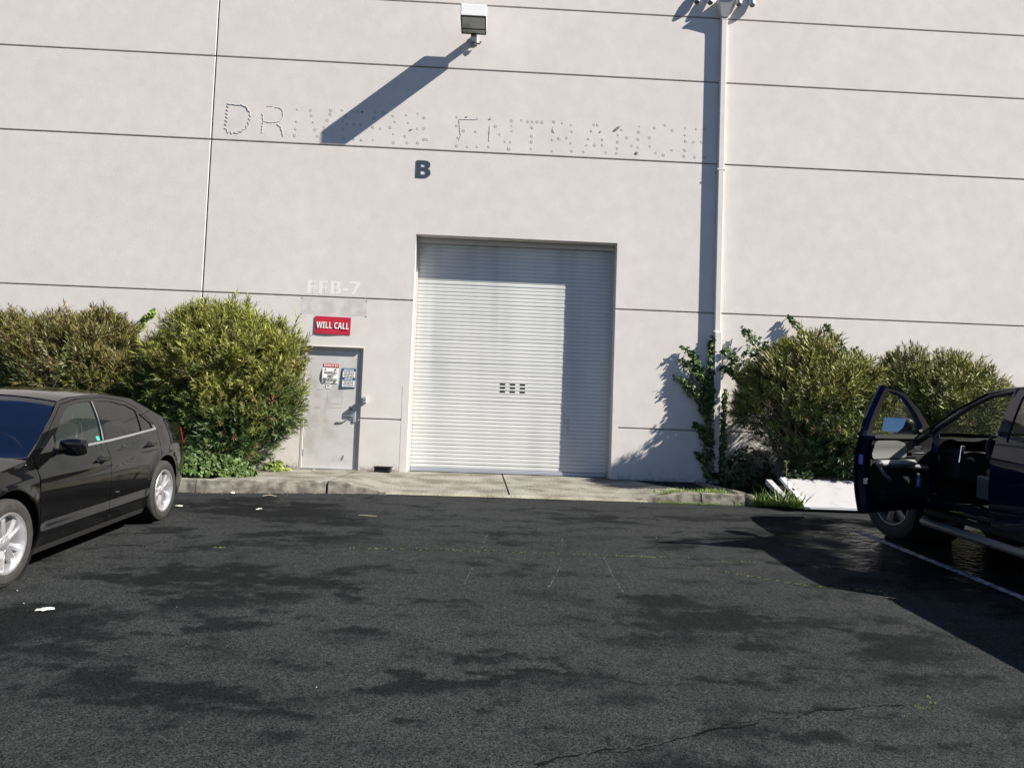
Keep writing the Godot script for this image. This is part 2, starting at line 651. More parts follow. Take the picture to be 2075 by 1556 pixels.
# ---------------------------------------------------------------- the ground
func asphalt_maps() -> Array:
	# dry, dusty asphalt with darker, oily and damp patches; one texel is 16 mm
	var w := 1024
	var h := 1024
	var warp := FastNoiseLite.new()
	warp.seed = 5
	warp.frequency = 0.011
	warp.fractal_octaves = 4
	var fine := FastNoiseLite.new()
	fine.seed = 8
	fine.frequency = 0.11
	fine.fractal_octaves = 2
	var broad := FastNoiseLite.new()
	broad.seed = 12
	broad.frequency = 0.004
	broad.fractal_octaves = 3
	# patches: x, z, half width, half depth, strength
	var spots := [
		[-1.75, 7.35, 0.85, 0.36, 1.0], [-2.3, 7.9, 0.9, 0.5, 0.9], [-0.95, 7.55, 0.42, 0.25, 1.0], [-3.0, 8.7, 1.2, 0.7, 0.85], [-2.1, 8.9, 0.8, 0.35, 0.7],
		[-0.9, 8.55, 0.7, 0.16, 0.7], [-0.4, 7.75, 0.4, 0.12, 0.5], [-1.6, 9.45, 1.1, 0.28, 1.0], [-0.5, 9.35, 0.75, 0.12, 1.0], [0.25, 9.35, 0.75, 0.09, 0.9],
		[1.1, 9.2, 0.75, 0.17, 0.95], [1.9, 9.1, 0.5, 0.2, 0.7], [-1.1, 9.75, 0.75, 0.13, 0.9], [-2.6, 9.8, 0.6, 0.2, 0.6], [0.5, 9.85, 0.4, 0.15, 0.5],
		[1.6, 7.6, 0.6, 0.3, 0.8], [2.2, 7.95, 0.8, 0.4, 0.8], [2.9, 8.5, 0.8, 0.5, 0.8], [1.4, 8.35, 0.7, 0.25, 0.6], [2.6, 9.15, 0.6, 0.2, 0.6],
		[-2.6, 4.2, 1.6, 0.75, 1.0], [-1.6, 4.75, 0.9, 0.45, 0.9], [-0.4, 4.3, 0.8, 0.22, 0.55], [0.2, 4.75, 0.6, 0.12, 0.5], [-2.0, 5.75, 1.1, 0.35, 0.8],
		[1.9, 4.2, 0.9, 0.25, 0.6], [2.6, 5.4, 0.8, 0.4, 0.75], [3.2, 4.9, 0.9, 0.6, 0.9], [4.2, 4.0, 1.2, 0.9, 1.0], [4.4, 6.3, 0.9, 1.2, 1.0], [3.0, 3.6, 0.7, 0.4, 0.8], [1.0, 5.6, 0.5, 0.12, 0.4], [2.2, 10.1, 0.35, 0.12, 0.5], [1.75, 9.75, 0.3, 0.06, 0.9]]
	var dark := PackedFloat32Array()
	dark.resize(w * h)
	for s in spots:
		var i0 := maxi(0, int((s[0] - s[2] * 1.9 + 8.0) * 64.0))
		var i1 := mini(w - 1, int((s[0] + s[2] * 1.9 + 8.0) * 64.0))
		var j0 := maxi(0, int((s[1] - s[3] * 1.9) * 64.0))
		var j1 := mini(h - 1, int((s[1] + s[3] * 1.9) * 64.0))
		for j in range(j0, j1 + 1):
			for i in range(i0, i1 + 1):
				var dx: float = (i / 64.0 - 8.0 - s[0]) / s[2]
				var dz: float = (j / 64.0 - s[1]) / s[3]
				var q: float = s[4] * (1.15 - sqrt(dx * dx + dz * dz))
				dark[j * w + i] = maxf(dark[j * w + i], q)
	var img := Image.create(w, h, false, Image.FORMAT_RGB8)
	for j in h:
		for i in w:
			var n := warp.get_noise_2d(i * 0.8, j * 1.5)
			var n2 := warp.get_noise_2d(i * 0.8 + 700.0, j * 1.5 + 300.0)
			var f := fine.get_noise_2d(i, j)
			var g := rng.randf_range(-1, 1)
			var b := broad.get_noise_2d(i, j * 1.5)
			var wi := warp.get_noise_2d(i * 2.2 + 1500.0, j * 4.0)
			var si := clampi(i + int(n * 80.0 + wi * 30.0 + f * 8.0), 0, w - 1)
			var sj := clampi(j + int(n2 * 30.0 + wi * 10.0 + f * 4.0), 0, h - 1)
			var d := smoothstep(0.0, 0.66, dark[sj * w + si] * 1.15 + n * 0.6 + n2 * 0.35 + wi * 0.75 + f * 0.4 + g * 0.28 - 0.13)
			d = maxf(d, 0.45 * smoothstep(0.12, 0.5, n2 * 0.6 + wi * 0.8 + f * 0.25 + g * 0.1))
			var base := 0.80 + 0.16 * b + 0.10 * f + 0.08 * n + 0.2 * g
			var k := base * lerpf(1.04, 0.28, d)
			img.set_pixel(i, j, Color(k * lerpf(1.0, 0.94, d), k * 0.995, k * lerpf(0.985, 1.04, d)).clamp().linear_to_srgb())
	return [ImageTexture.create_from_image(img)]

func ground() -> void:
	var maps := asphalt_maps()
	var a := mat(0.051, 0.0568, 0.0602, 0.92, 0.0, 0.2)
	a.texture_repeat = true
	a.detail_enabled = true
	a.detail_blend_mode = BaseMaterial3D.BLEND_MODE_MUL
	a.detail_uv_layer = BaseMaterial3D.DETAIL_UV_2
	a.detail_albedo = maps[0]
	# stones in the binder: mostly mid tones, a few pale chips, dark gaps
	a.albedo_texture = ramp_tex(0.26, 90, [Color(0.3, 0.3, 0.3), Color(0.64, 0.64, 0.64), Color(0.76, 0.76, 0.75), Color(1, 0.99, 0.96)], [0.33, 0.45, 0.55, 0.72], 1024, 4, FastNoiseLite.TYPE_VALUE)
	(a.albedo_texture as NoiseTexture2D).noise.fractal_gain = 0.85
	a.heightmap_enabled = true
	a.heightmap_scale = 0.16
	a.heightmap_texture = noise_tex(0.2, 92, 1024, 3, 0, 1, FastNoiseLite.TYPE_VALUE)
	M.asphalt = a
	# one sheet: slopes for the length of the yard, then runs level to the horizon; uv maps the 16 m texture, uv2 the 1.1 m grain
	var v := PackedVector3Array()
	var n := PackedVector3Array()
	var u := PackedVector2Array()
	var u2 := PackedVector2Array()
	var xs := [-160.0, -40.0, -16.0, -8.0, 0.0, 8.0, 16.0, 40.0, 160.0]
	var zs := [-40.0, -8.0, 0.0, 4.0, 8.0, 12.0, 16.0, 24.0, 200.0]
	for i in 8:
		for j in 8:
			var q := [Vector2(xs[i], zs[j]), Vector2(xs[i + 1], zs[j]), Vector2(xs[i + 1], zs[j + 1]), Vector2(xs[i], zs[j + 1])]
			for t in [0, 1, 2, 0, 2, 3]:
				var p: Vector2 = q[t]
				var y := gy(minf(p.y, 24.0)) if p.y > -1.0 else gy(0.0) - 0.3
				v.append(Vector3(p.x, y, p.y))
				n.append(Vector3(0, 1, SLOPE).normalized())
				u.append(p / 1.7)
				u2.append(Vector2((p.x + 8.0) / 16.0, p.y / 16.0))
	var arr := []
	arr.resize(Mesh.ARRAY_MAX)
	arr[Mesh.ARRAY_VERTEX] = v
	arr[Mesh.ARRAY_NORMAL] = n
	arr[Mesh.ARRAY_TEX_UV] = u
	arr[Mesh.ARRAY_TEX_UV2] = u2
	var m := ArrayMesh.new()
	m.add_surface_from_arrays(Mesh.PRIMITIVE_TRIANGLES, arr)
	struct(put("asphalt_ground", m, a))
	# the wet patch beside the pickup: a thin dark film with ragged edges
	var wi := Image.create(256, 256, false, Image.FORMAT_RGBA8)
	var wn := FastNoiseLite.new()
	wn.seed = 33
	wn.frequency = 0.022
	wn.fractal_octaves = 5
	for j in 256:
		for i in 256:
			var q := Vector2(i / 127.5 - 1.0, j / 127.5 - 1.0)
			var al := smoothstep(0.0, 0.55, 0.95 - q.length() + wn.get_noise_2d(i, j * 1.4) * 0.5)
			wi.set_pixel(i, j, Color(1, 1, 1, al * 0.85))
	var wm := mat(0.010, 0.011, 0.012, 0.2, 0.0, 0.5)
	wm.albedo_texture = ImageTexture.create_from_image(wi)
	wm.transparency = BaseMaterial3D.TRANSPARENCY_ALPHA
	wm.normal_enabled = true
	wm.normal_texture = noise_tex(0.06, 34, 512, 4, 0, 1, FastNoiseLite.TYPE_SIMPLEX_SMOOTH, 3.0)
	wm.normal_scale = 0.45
	var wb := MB.new()
	wb.grid(func(s, t):
		var z: float = lerpf(3.2, 8.2, t)
		return Vector3(lerpf(3.2, 7.4, s), gy(z) + 0.002, z), 2, 2, Vector3.UP)
	struct(put("wet_patch", wb, wm))
	# white bay line under the pickup
	var ln := mat(0.27, 0.27, 0.275, 0.7)
	ln.albedo_texture = ramp_tex(0.03, 95, [Color(0.12, 0.12, 0.12), Color(0.62, 0.62, 0.62), Color(1, 1, 1)], [0.2, 0.42, 0.6], 512, 5)
	tri_uv(ln, 0.8)
	var mb := MB.new()
	for q in [[4.64, 4.3, 12.0]]:
		mb.quad(Vector3(q[0], gy(q[1]) + 0.004, q[1]), Vector3(q[0] + 0.1, gy(q[1]) + 0.004, q[1]), Vector3(q[0] + 0.1, gy(q[2]) + 0.004, q[2]), Vector3(q[0], gy(q[2]) + 0.004, q[2]), Vector3.UP)
	struct(put("bay_line", mb, ln))
	mb = MB.new()
	mb.quad(Vector3(-6.95, gy(3.2) + 0.004, 3.2), Vector3(-6.85, gy(3.2) + 0.004, 3.2), Vector3(-6.85, gy(9.0) + 0.004, 9.0), Vector3(-6.95, gy(9.0) + 0.004, 9.0), Vector3.UP)
	struct(put("bay_line", mb, ln))
	# cracks: jagged dark seams 4 mm proud of the sheet
	crack([-3.6, 6.3, -2.5, 6.26, -1.3, 6.13, 0.16, 6.03, 1.13, 6.08, 2.1, 6.13, 3.0, 6.2, 3.9, 6.3], 0.012, 0.004, 0.5)
	crack([1.9, 6.35, 2.48, 6.75, 2.9, 7.02, 3.5, 7.16, 3.42, 7.67, 3.6, 8.3], 0.009, 0.008, 0.45)
	crack([0.15, 10.6, 0.28, 10.27, 0.42, 10.17, 0.77, 10.08, 1.06, 9.95, 1.31, 9.78, 1.65, 9.71, 1.86, 9.59, 2.21, 9.53, 2.4, 9.52], 0.019, 0.010, 0.15)
	crack([0.3, 10.25, 0.6, 10.12, 0.95, 10.02, 1.2, 9.87, 1.5, 9.76], 0.012, 0.012, 0.35)

func crack(k: Array, width: float, jag: float, gaps: float) -> void:
	var pts := []
	var wander := Vector2.ZERO
	for i in range(0, k.size() - 2, 2):
		var a := Vector2(k[i], k[i + 1])
		var b := Vector2(k[i + 2], k[i + 3])
		var m := maxi(2, int(a.distance_to(b) / 0.018))
		for t in m:
			wander = wander * 0.9 + Vector2(rng.randf_range(-1, 1), rng.randf_range(-1, 1)) * jag
			pts.append(a.lerp(b, float(t) / m) + wander)
	var mb := MB.new()
	var open := 1.0
	for i in pts.size() - 1:
		open = clampf(open + rng.randf_range(-0.35, 0.35), 0.15, 1.0)
		if open < gaps:
			continue
		var d: Vector2 = (pts[i + 1] - pts[i]).normalized().orthogonal() * width * 0.5 * open
		var P := func(p: Vector2) -> Vector3: return Vector3(p.x, gy(p.y) + 0.004, p.y)
		mb.quad(P.call(pts[i] - d), P.call(pts[i] + d), P.call(pts[i + 1] + d), P.call(pts[i + 1] - d), Vector3.UP)
	struct(put("asphalt_crack", mb, M.crack))

# ---------------------------------------------------------------- kerbs, apron, planting beds
func kerb_z(x: float) -> float:
	return pw(x, [-20.0, 3.7, -4.0, 3.0, -2.2, 2.68, -1.3, 2.58, 2.6, 2.52, 20.0, 2.5])

func apron() -> void:
	var root := Node3D.new()
	root.name = numbered("concrete_apron")
	add_child(root)
	struct(root)
	# slabs: level at the wall, falling to the gutter between the ramps
	var edge := func(x: float) -> float:
		var low := gy(kerb_z(x)) + 0.02
		var f := smoothstep(-2.02, -1.3, x) * (1.0 - smoothstep(2.2, 3.1, x))
		return lerpf(0.79, low, f)
	var slab := func(x0: float, x1: float, skew: float) -> MB:
		var mb := MB.new()
		mb.grid(func(s, t):
			var z: float = lerpf(-0.31, kerb_z(lerpf(x0, x1, s)) - 0.13, t)
			var x: float = lerpf(x0, x1, s)
			if x0 > 0.2:
				x = lerpf(x0, lerpf(x1 - 0.6, x1, clampf(z / 2.4, 0, 1)), s)
			x += skew * (z - 1.2) * (1.0 - s if x0 > 0.2 else s)
			var zz: float = clampf(z / (kerb_z(x) - 0.13), 0.0, 1.0)
			return Vector3(x, lerpf(0.79, edge.call(x), zz) + 0.0, z), 30, 24, Vector3.UP)
		return mb
	put("concrete_slab", slab.call(-3.75, -2.19, 0.0), M.concrete, root)
	put("concrete_slab", slab.call(-2.175, 0.40, 0.02), M.concrete, root)
	put("concrete_slab", slab.call(0.425, 3.28, 0.02), M.concrete, root)
	var fill := MB.new()
	fill.quad(Vector3(-3.6, 0.60, -0.3), Vector3(2.6, 0.60, -0.3), Vector3(2.6, 0.60, 2.5), Vector3(-3.6, 0.60, 2.5), Vector3.UP)
	put("joint_base", fill, M.crack, root)
	# lip along the gutter and kerbs of separate castings
	var lip := MB.new()
	lip.grid(func(s, t):
		var x: float = lerpf(-1.36, 2.45, s)
		var z: float = kerb_z(x) - 0.125 + 0.17 * t
		return Vector3(x, gy(z) + (0.024 if t < 0.7 else 0.006) + 0.001, z), 40, 8, Vector3.UP)
	put("gutter_lip", lip, M.lip, root)
	var kerbs := [[-20.0, -12.01], [-12.0, -8.01], [-8.0, -5.61], [-5.6, -3.91], [-3.9, -2.2], [-2.165, -1.3], [2.3, 3.24], [3.262, 3.9], [5.2, 9.0], [9.01, 13.0], [13.01, 20.0]]
	for k in kerbs:
		var mb := MB.new()
		kerb_piece(mb, k[0], k[1])
		put("kerb_stone", mb, M.kerb, root)
	# the short kerb that returns to the wall beside the grass bed, and its worn corner piece
	var ret := MB.new()
	ret.box(Vector3(3.93, 0.70, 1.08), Vector3(0.14, 0.2, 2.2), 0.02, Basis(Vector3.UP, 0.03))
	put("kerb_stone", ret, M.kerb, root)
	var nose := MB.new()
	nose.box(Vector3(3.975, 0.70, 2.36), Vector3(0.17, 0.185, 0.28), 0.035, Basis(Vector3.UP, 0.3))
	put("kerb_stone", nose, M.kerb, root)
	# planting beds
	var fn := FastNoiseLite.new()
	fn.seed = 4
	fn.frequency = 1.1
	for b in [["planting_bed", -20.0, -3.5, 0.76], ["planting_bed", 4.02, 20.0, 0.71], ["grass_bed", 2.55, 3.95, 0.71]]:
		var mb := MB.new()
		mb.grid(func(s, t):
			var x: float = lerpf(b[1], b[2], s)
			var z: float = lerpf(-0.01, kerb_z(x) - 0.1, t)
			return Vector3(x, b[3] + 0.03 * fn.get_noise_2d(x, z) - (0.13 * (1.0 - smoothstep(0.6, 1.8, z)) if b[0] == "grass_bed" else 0.0), z), 60 if b[0] == "planting_bed" else 10, 12, Vector3.UP)
		struct(put(b[0], mb, M.soil))

func kerb_piece(mb: MB, x0: float, x1: float) -> void:
	# section of a kerb, its top dropping to the gutter across the two ramps
	var top := func(x: float) -> float:
		var f := smoothstep(-2.02, -1.3, x) * (1.0 - smoothstep(2.2, 3.1, x))
		return lerpf(0.795, gy(kerb_z(x)) + 0.028, f)
	var n := maxi(2, int((x1 - x0) / 0.12))
	n = mini(n, 24)
	var sec := func(x: float, t: int) -> Vector3:
		var z := kerb_z(x)
		var y: float = top.call(x)
		var low := gy(z) - 0.05
		var r := minf(0.02, (y - low) * 0.3)
		var P := [Vector3(x, low, z - 0.14), Vector3(x, y, z - 0.14), Vector3(x, y, z - 0.025 - r), Vector3(x, y - r * 0.3, z - 0.025 - r * 0.3), Vector3(x, y - r, z - 0.022), Vector3(x, low, z + 0.012)]
		return P[t]
	for i in n:
		var a := lerpf(x0, x1, float(i) / n)
		var b := lerpf(x0, x1, float(i + 1) / n)
		for t in 5:
			mb.quad(sec.call(a, t), sec.call(b, t), sec.call(b, t + 1), sec.call(a, t + 1), [Vector3.FORWARD, Vector3.UP, Vector3(0, 1, 0.4), Vector3(0, 0.6, 1), Vector3.BACK][t])
	for e in [[x0, Vector3.LEFT], [x1, Vector3.RIGHT]]:
		for t in range(1, 5):
			mb.flat(sec.call(e[0], 0), sec.call(e[0], t), sec.call(e[0], t + 1), e[1])

# ---------------------------------------------------------------- the building
func building() -> void:
	var root := thing("warehouse_building", "tall pale painted concrete warehouse with grooved wall panels and a roller door", "building")
	var g := 0.016                       # half a groove
	var J := -5.073                      # the joint between the left and the middle panels
	var K := 4.2                         # the joint behind the downpipe
	var ox0 := -1.33
	var ox1 := 2.328
	var otop := 5.07
	var dx0 := -3.225
	var dx1 := -2.178
	var dtop := 2.965
	# each panel: the rectangles of its face, then its outline edges that border a groove
	var rows := [12.4, 9.382, 8.164, 6.627, 3.862, 1.713, 0.2]
	var cols := [-24.0, -14.6, J, K, 13.5, 24.0]
	for r in 6:
		for c in 5:
			var x0: float = cols[c] + g
			var x1: float = cols[c + 1] - g - 0.004
			var y1: float = rows[r] - g
			var y0: float = rows[r + 1] + g
			var faces := [[[x0, x1, y0, y1]]]
			if c == 2 and r == 3:
				faces = [[[x0, ox0, y0, y1], [ox0, ox1, otop, y1], [ox1, x1, y0, y1]]]
			elif c == 2 and r == 4:
				faces = [[[x0, dx0, y0, y1], [dx0, dx1, dtop, y1], [dx1, ox0, y0, y1]], [[ox1, x1, y0, y1]]]
			elif c == 2 and r == 5:
				faces = [[[x0, dx0, y0, y1]], [[dx1, ox0, y0, y1]], [[ox1, x1, y0, y1]]]
			for f in faces:
				var mb := MB.new()
				for q in f:
					mb.quad(Vector3(q[0], q[2], 0), Vector3(q[1], q[2], 0), Vector3(q[1], q[3], 0), Vector3(q[0], q[3], 0), Vector3.BACK)
					var s := 0.008
					var dpt := -0.024
					if is_equal_approx(q[3], y1):
						mb.quad(Vector3(q[0], y1, 0), Vector3(q[1], y1, 0), Vector3(q[1], y1 + s, dpt), Vector3(q[0], y1 + s, dpt), Vector3(0, 1, 0.5))
					if is_equal_approx(q[2], y0):
						mb.quad(Vector3(q[0], y0, 0), Vector3(q[1], y0, 0), Vector3(q[1], y0 - s, dpt), Vector3(q[0], y0 - s, dpt), Vector3(0, -1, 0.5))
					s = 0.012
					if is_equal_approx(q[0], x0):
						mb.quad(Vector3(x0, q[2], 0), Vector3(x0, q[3], 0), Vector3(x0 - s, q[3], dpt), Vector3(x0 - s, q[2], dpt), Vector3(-1, 0, 0.5))
					if is_equal_approx(q[1], x1):
						mb.quad(Vector3(x1, q[2], 0), Vector3(x1, q[3], 0), Vector3(x1 + s, q[3], dpt), Vector3(x1 + s, q[2], dpt), Vector3(1, 0, 0.5))
				put("wall_panel", mb, M.wall, root)
	# the structure behind the grooves, with the two openings left free
	var core := MB.new()
	for q in [[-24.0, dx0, 0.2, 12.4], [dx0, dx1, dtop, 12.4], [dx1, ox0, 0.2, 12.4], [ox0, ox1, otop, 12.4], [ox1, 24.0, 0.2, 12.4], [dx0, dx1, 0.2, 0.78]]:
		core.box(Vector3((q[0] + q[1]) * 0.5, (q[2] + q[3]) * 0.5, -0.193), Vector3(q[1] - q[0], q[3] - q[2], 0.334))
	put("wall_core", core, M.groove, root)
	var back := MB.new()
	back.box(Vector3(0, 6.1, -4.2), Vector3(47.9, 11.8, 7.4))
	put("building_body", back, M.wall, root)
	# joint sealant: a bead in the groove grey runs down the wide vertical joint
	var bead := MB.new()
	bead.box(Vector3(J - 0.004, 6.3, -0.019), Vector3(0.008, 12.2, 0.008), 0.003)
	put("joint_seal", bead, M.groove, root)
	# reveals of the roller opening
	var rv := MB.new()
	rv.quad(Vector3(ox0, 0.5, 0), Vector3(ox0, otop, 0), Vector3(ox0, otop, -0.34), Vector3(ox0, 0.5, -0.34), Vector3.RIGHT)
	rv.quad(Vector3(ox1, 0.5, 0), Vector3(ox1, otop, 0), Vector3(ox1, otop, -0.34), Vector3(ox1, 0.5, -0.34), Vector3.LEFT)
	rv.quad(Vector3(ox0, otop, 0), Vector3(ox1, otop, 0), Vector3(ox1, otop, -0.34), Vector3(ox0, otop, -0.34), Vector3.DOWN)
	for p in rv.v.size():
		rv.v[p] += Vector3(0.002 if rv.v[p].x < 0 else -0.002, -0.002 if rv.v[p].y > 1 else 0.0, 0.0)
	put("door_reveal", rv, M.wall, root)
	# corner guards beside the opening
	for s in [[ox0 - 0.062, 0.12], [ox1 + 0.058, 0.112]]:
		var mb := MB.new()
		mb.box(Vector3(s[0], 1.545, 0.0012), Vector3(s[1], 1.52, 0.0024))
		put("corner_guard", mb, M.wall, root)
	roller_door(root, ox0, ox1, otop)
	metal_door(root, dx0, dx1, dtop)
	# faded stencil, and the paler patch where a sign has been
	var o := letters("FFB-7", 0.94, 0.235, 0.0008, M.stencil, root, Vector3(-2.762, 4.035, 0.0006), "faded_lettering")
	o.set_meta("label", "faded white stencilled letters above the metal door")
	for x in [-3.125, -2.915, -2.72]:
		var br := MB.new()
		br.box(Vector3(x, 4.03, 0.0008), Vector3(0.016, 0.26, 0.0012))
		put("stencil_bridge", br, M.wall, root)
	var pt := MB.new()
	pt.box(Vector3(-2.735, 3.685, 0.0003), Vector3(1.17, 0.305, 0.0006))
	put("sign_ghost", pt, M.patch, root)
	for q in [[-3.31, 3.83], [-3.31, 3.54], [-2.16, 3.82], [-2.16, 3.535]]:
		var h := MB.new()
		h.lathe([Vector2(0, 0.011), Vector2(0.004, 0.009), Vector2(0.004, 0)], 8, Basis(Vector3.RIGHT, PI / 2), Vector3(q[0], q[1], 0.001))
		put("screw_hole", h, M.glue_dark, root)
	glue_letters(root)
	# splash marks along the foot of the wall
	var im := Image.create(256, 64, false, Image.FORMAT_RGBA8)
	var fn := FastNoiseLite.new()
	fn.seed = 71
	fn.frequency = 0.05
	fn.fractal_octaves = 5
	for j in 64:
		for i in 256:
			var q := (j / 63.0) * (j / 63.0) + fn.get_noise_2d(i, j * 0.6) * 0.7 - 0.15
			im.set_pixel(i, j, Color(1, 1, 1, clampf(q, 0, 1) * 0.5 * smoothstep(0.0, 0.25, j / 63.0)))
	var gm := mat(0.15, 0.13, 0.10, 0.95)
	gm.albedo_texture = ImageTexture.create_from_image(im)
	gm.transparency = BaseMaterial3D.TRANSPARENCY_ALPHA
	for q in [[-2.17, -1.42, 0.79, 0.16], [2.42, 4.1, 0.74, 0.22], [-3.9, -3.24, 0.79, 0.2]]:
		var gq := MB.new()
		gq.grid(func(u, v): return Vector3(lerpf(q[0], q[1], u), q[2] + q[3] * (1.0 - v), 0.0012), 1, 1, Vector3.BACK)
		put("splash_stain", gq, gm, root)

func roller_door(root: Node, x0: float, x1: float, top: float) -> void:
	var d := part("roller_door", root)
	d.set_meta("label", "white steel roller door closed inside the deep opening")
	var pitch := 0.0685
	# a slat: a shallow curved profile that tucks under the next
	var mb := MB.new()
	var prof := [Vector2(0.0, -0.008), Vector2(0.002, 0.0), Vector2(0.012, 0.0008), Vector2(0.034, 0.0013), Vector2(0.056, 0.0007), Vector2(0.0655, -0.0003), Vector2(0.066, -0.008)]
	var wd := x1 - x0 - 0.07
	for i in prof.size() - 1:
		var a: Vector2 = prof[i]
		var b: Vector2 = prof[i + 1]
		var na := Vector3(0, 0, 1)
		var nb := Vector3(0, 0, 1)
		var e: Vector2 = (b - a).normalized()
		na = Vector3(0, -e.y, e.x)
		nb = na
		if i > 0:
			var e0: Vector2 = (a - prof[i - 1]).normalized()
			na = (na + Vector3(0, -e0.y, e0.x)).normalized()
		if i < prof.size() - 2:
			var e1: Vector2 = (prof[i + 2] - b).normalized()
			nb = (nb + Vector3(0, -e1.y, e1.x)).normalized()
		mb.tri(Vector3(-wd / 2, a.x, a.y), Vector3(wd / 2, a.x, a.y), Vector3(wd / 2, b.x, b.y), na, na, nb)
		mb.tri(Vector3(-wd / 2, a.x, a.y), Vector3(wd / 2, b.x, b.y), Vector3(-wd / 2, b.x, b.y), na, nb, nb)
	var mesh := mb.done()
	var n := 61
	for i in n:
		var y := 0.87 + i * pitch
		put("slat", mesh, M.slat, d, Transform3D(Basis(Vector3.UP, rng.randf_range(-0.0006, 0.0006)) * Basis(Vector3.RIGHT, rng.randf_range(-0.025, 0.025)), Vector3((x0 + x1) / 2, y, -0.30 + rng.randf_range(-0.0015, 0.0015))))
	var bk := MB.new()
	bk.box(Vector3((x0 + x1) / 2, 2.95, -0.322), Vector3(wd, 4.4, 0.006))
	put("curtain_back", bk, M.slat_gap, d)
	var bar := MB.new()
	bar.box(Vector3((x0 + x1) / 2, 0.832, -0.296), Vector3(wd - 0.02, 0.065, 0.035), 0.006)
	put("bottom_bar", bar, M.galv, d)
	var seal := MB.new()
	seal.box(Vector3((x0 + x1) / 2, 0.797, -0.298), Vector3(wd - 0.03, 0.014, 0.02), 0.003)
	put("bottom_seal", seal, M.rubber, d)
	for s in [[x0 + 0.022, 1.0], [x1 - 0.022, -1.0]]:
		var gd := MB.new()
		gd.box(Vector3(s[0], 2.92, -0.262), Vector3(0.036, 4.26, 0.012), 0.002)
		gd.box(Vector3(s[0] - s[1] * 0.014, 2.92, -0.30), Vector3(0.008, 4.26, 0.07), 0.001)
		put("guide_rail", gd, M.frame, d)
	var hood := MB.new()
	hood.box(Vector3((x0 + x1) / 2, top - 0.05, -0.245), Vector3(x1 - x0 - 0.01, 0.08, 0.05), 0.004)
	put("lintel_angle", hood, M.frame, d)
	# the nine vent slots
	for i in 3:
		for k in 3:
			var s := MB.new()
			s.box(Vector3(0.338 + k * 0.183, 0, 0), Vector3(0.098, 0.024, 0.004), 0.001)
			put("vent_slot", s, M.black, d, Transform3D(Basis(), Vector3(0, 2.294 + i * pitch, -0.2992)))
	# scrapes where something has rubbed the curtain
	for q in [[1.49, 1.92, 0.05], [1.495, 1.83, 0.03], [1.50, 1.78, 0.05], [1.56, 1.80, 0.1], [1.565, 1.68, 0.07], [1.56, 1.58, 0.03]]:
		var s := MB.new()
		s.box(Vector3(q[0], q[1], -0.2990), Vector3(0.012, q[2], 0.003), 0.001)
		put("scuff_mark", s, M.glue_dark, d)

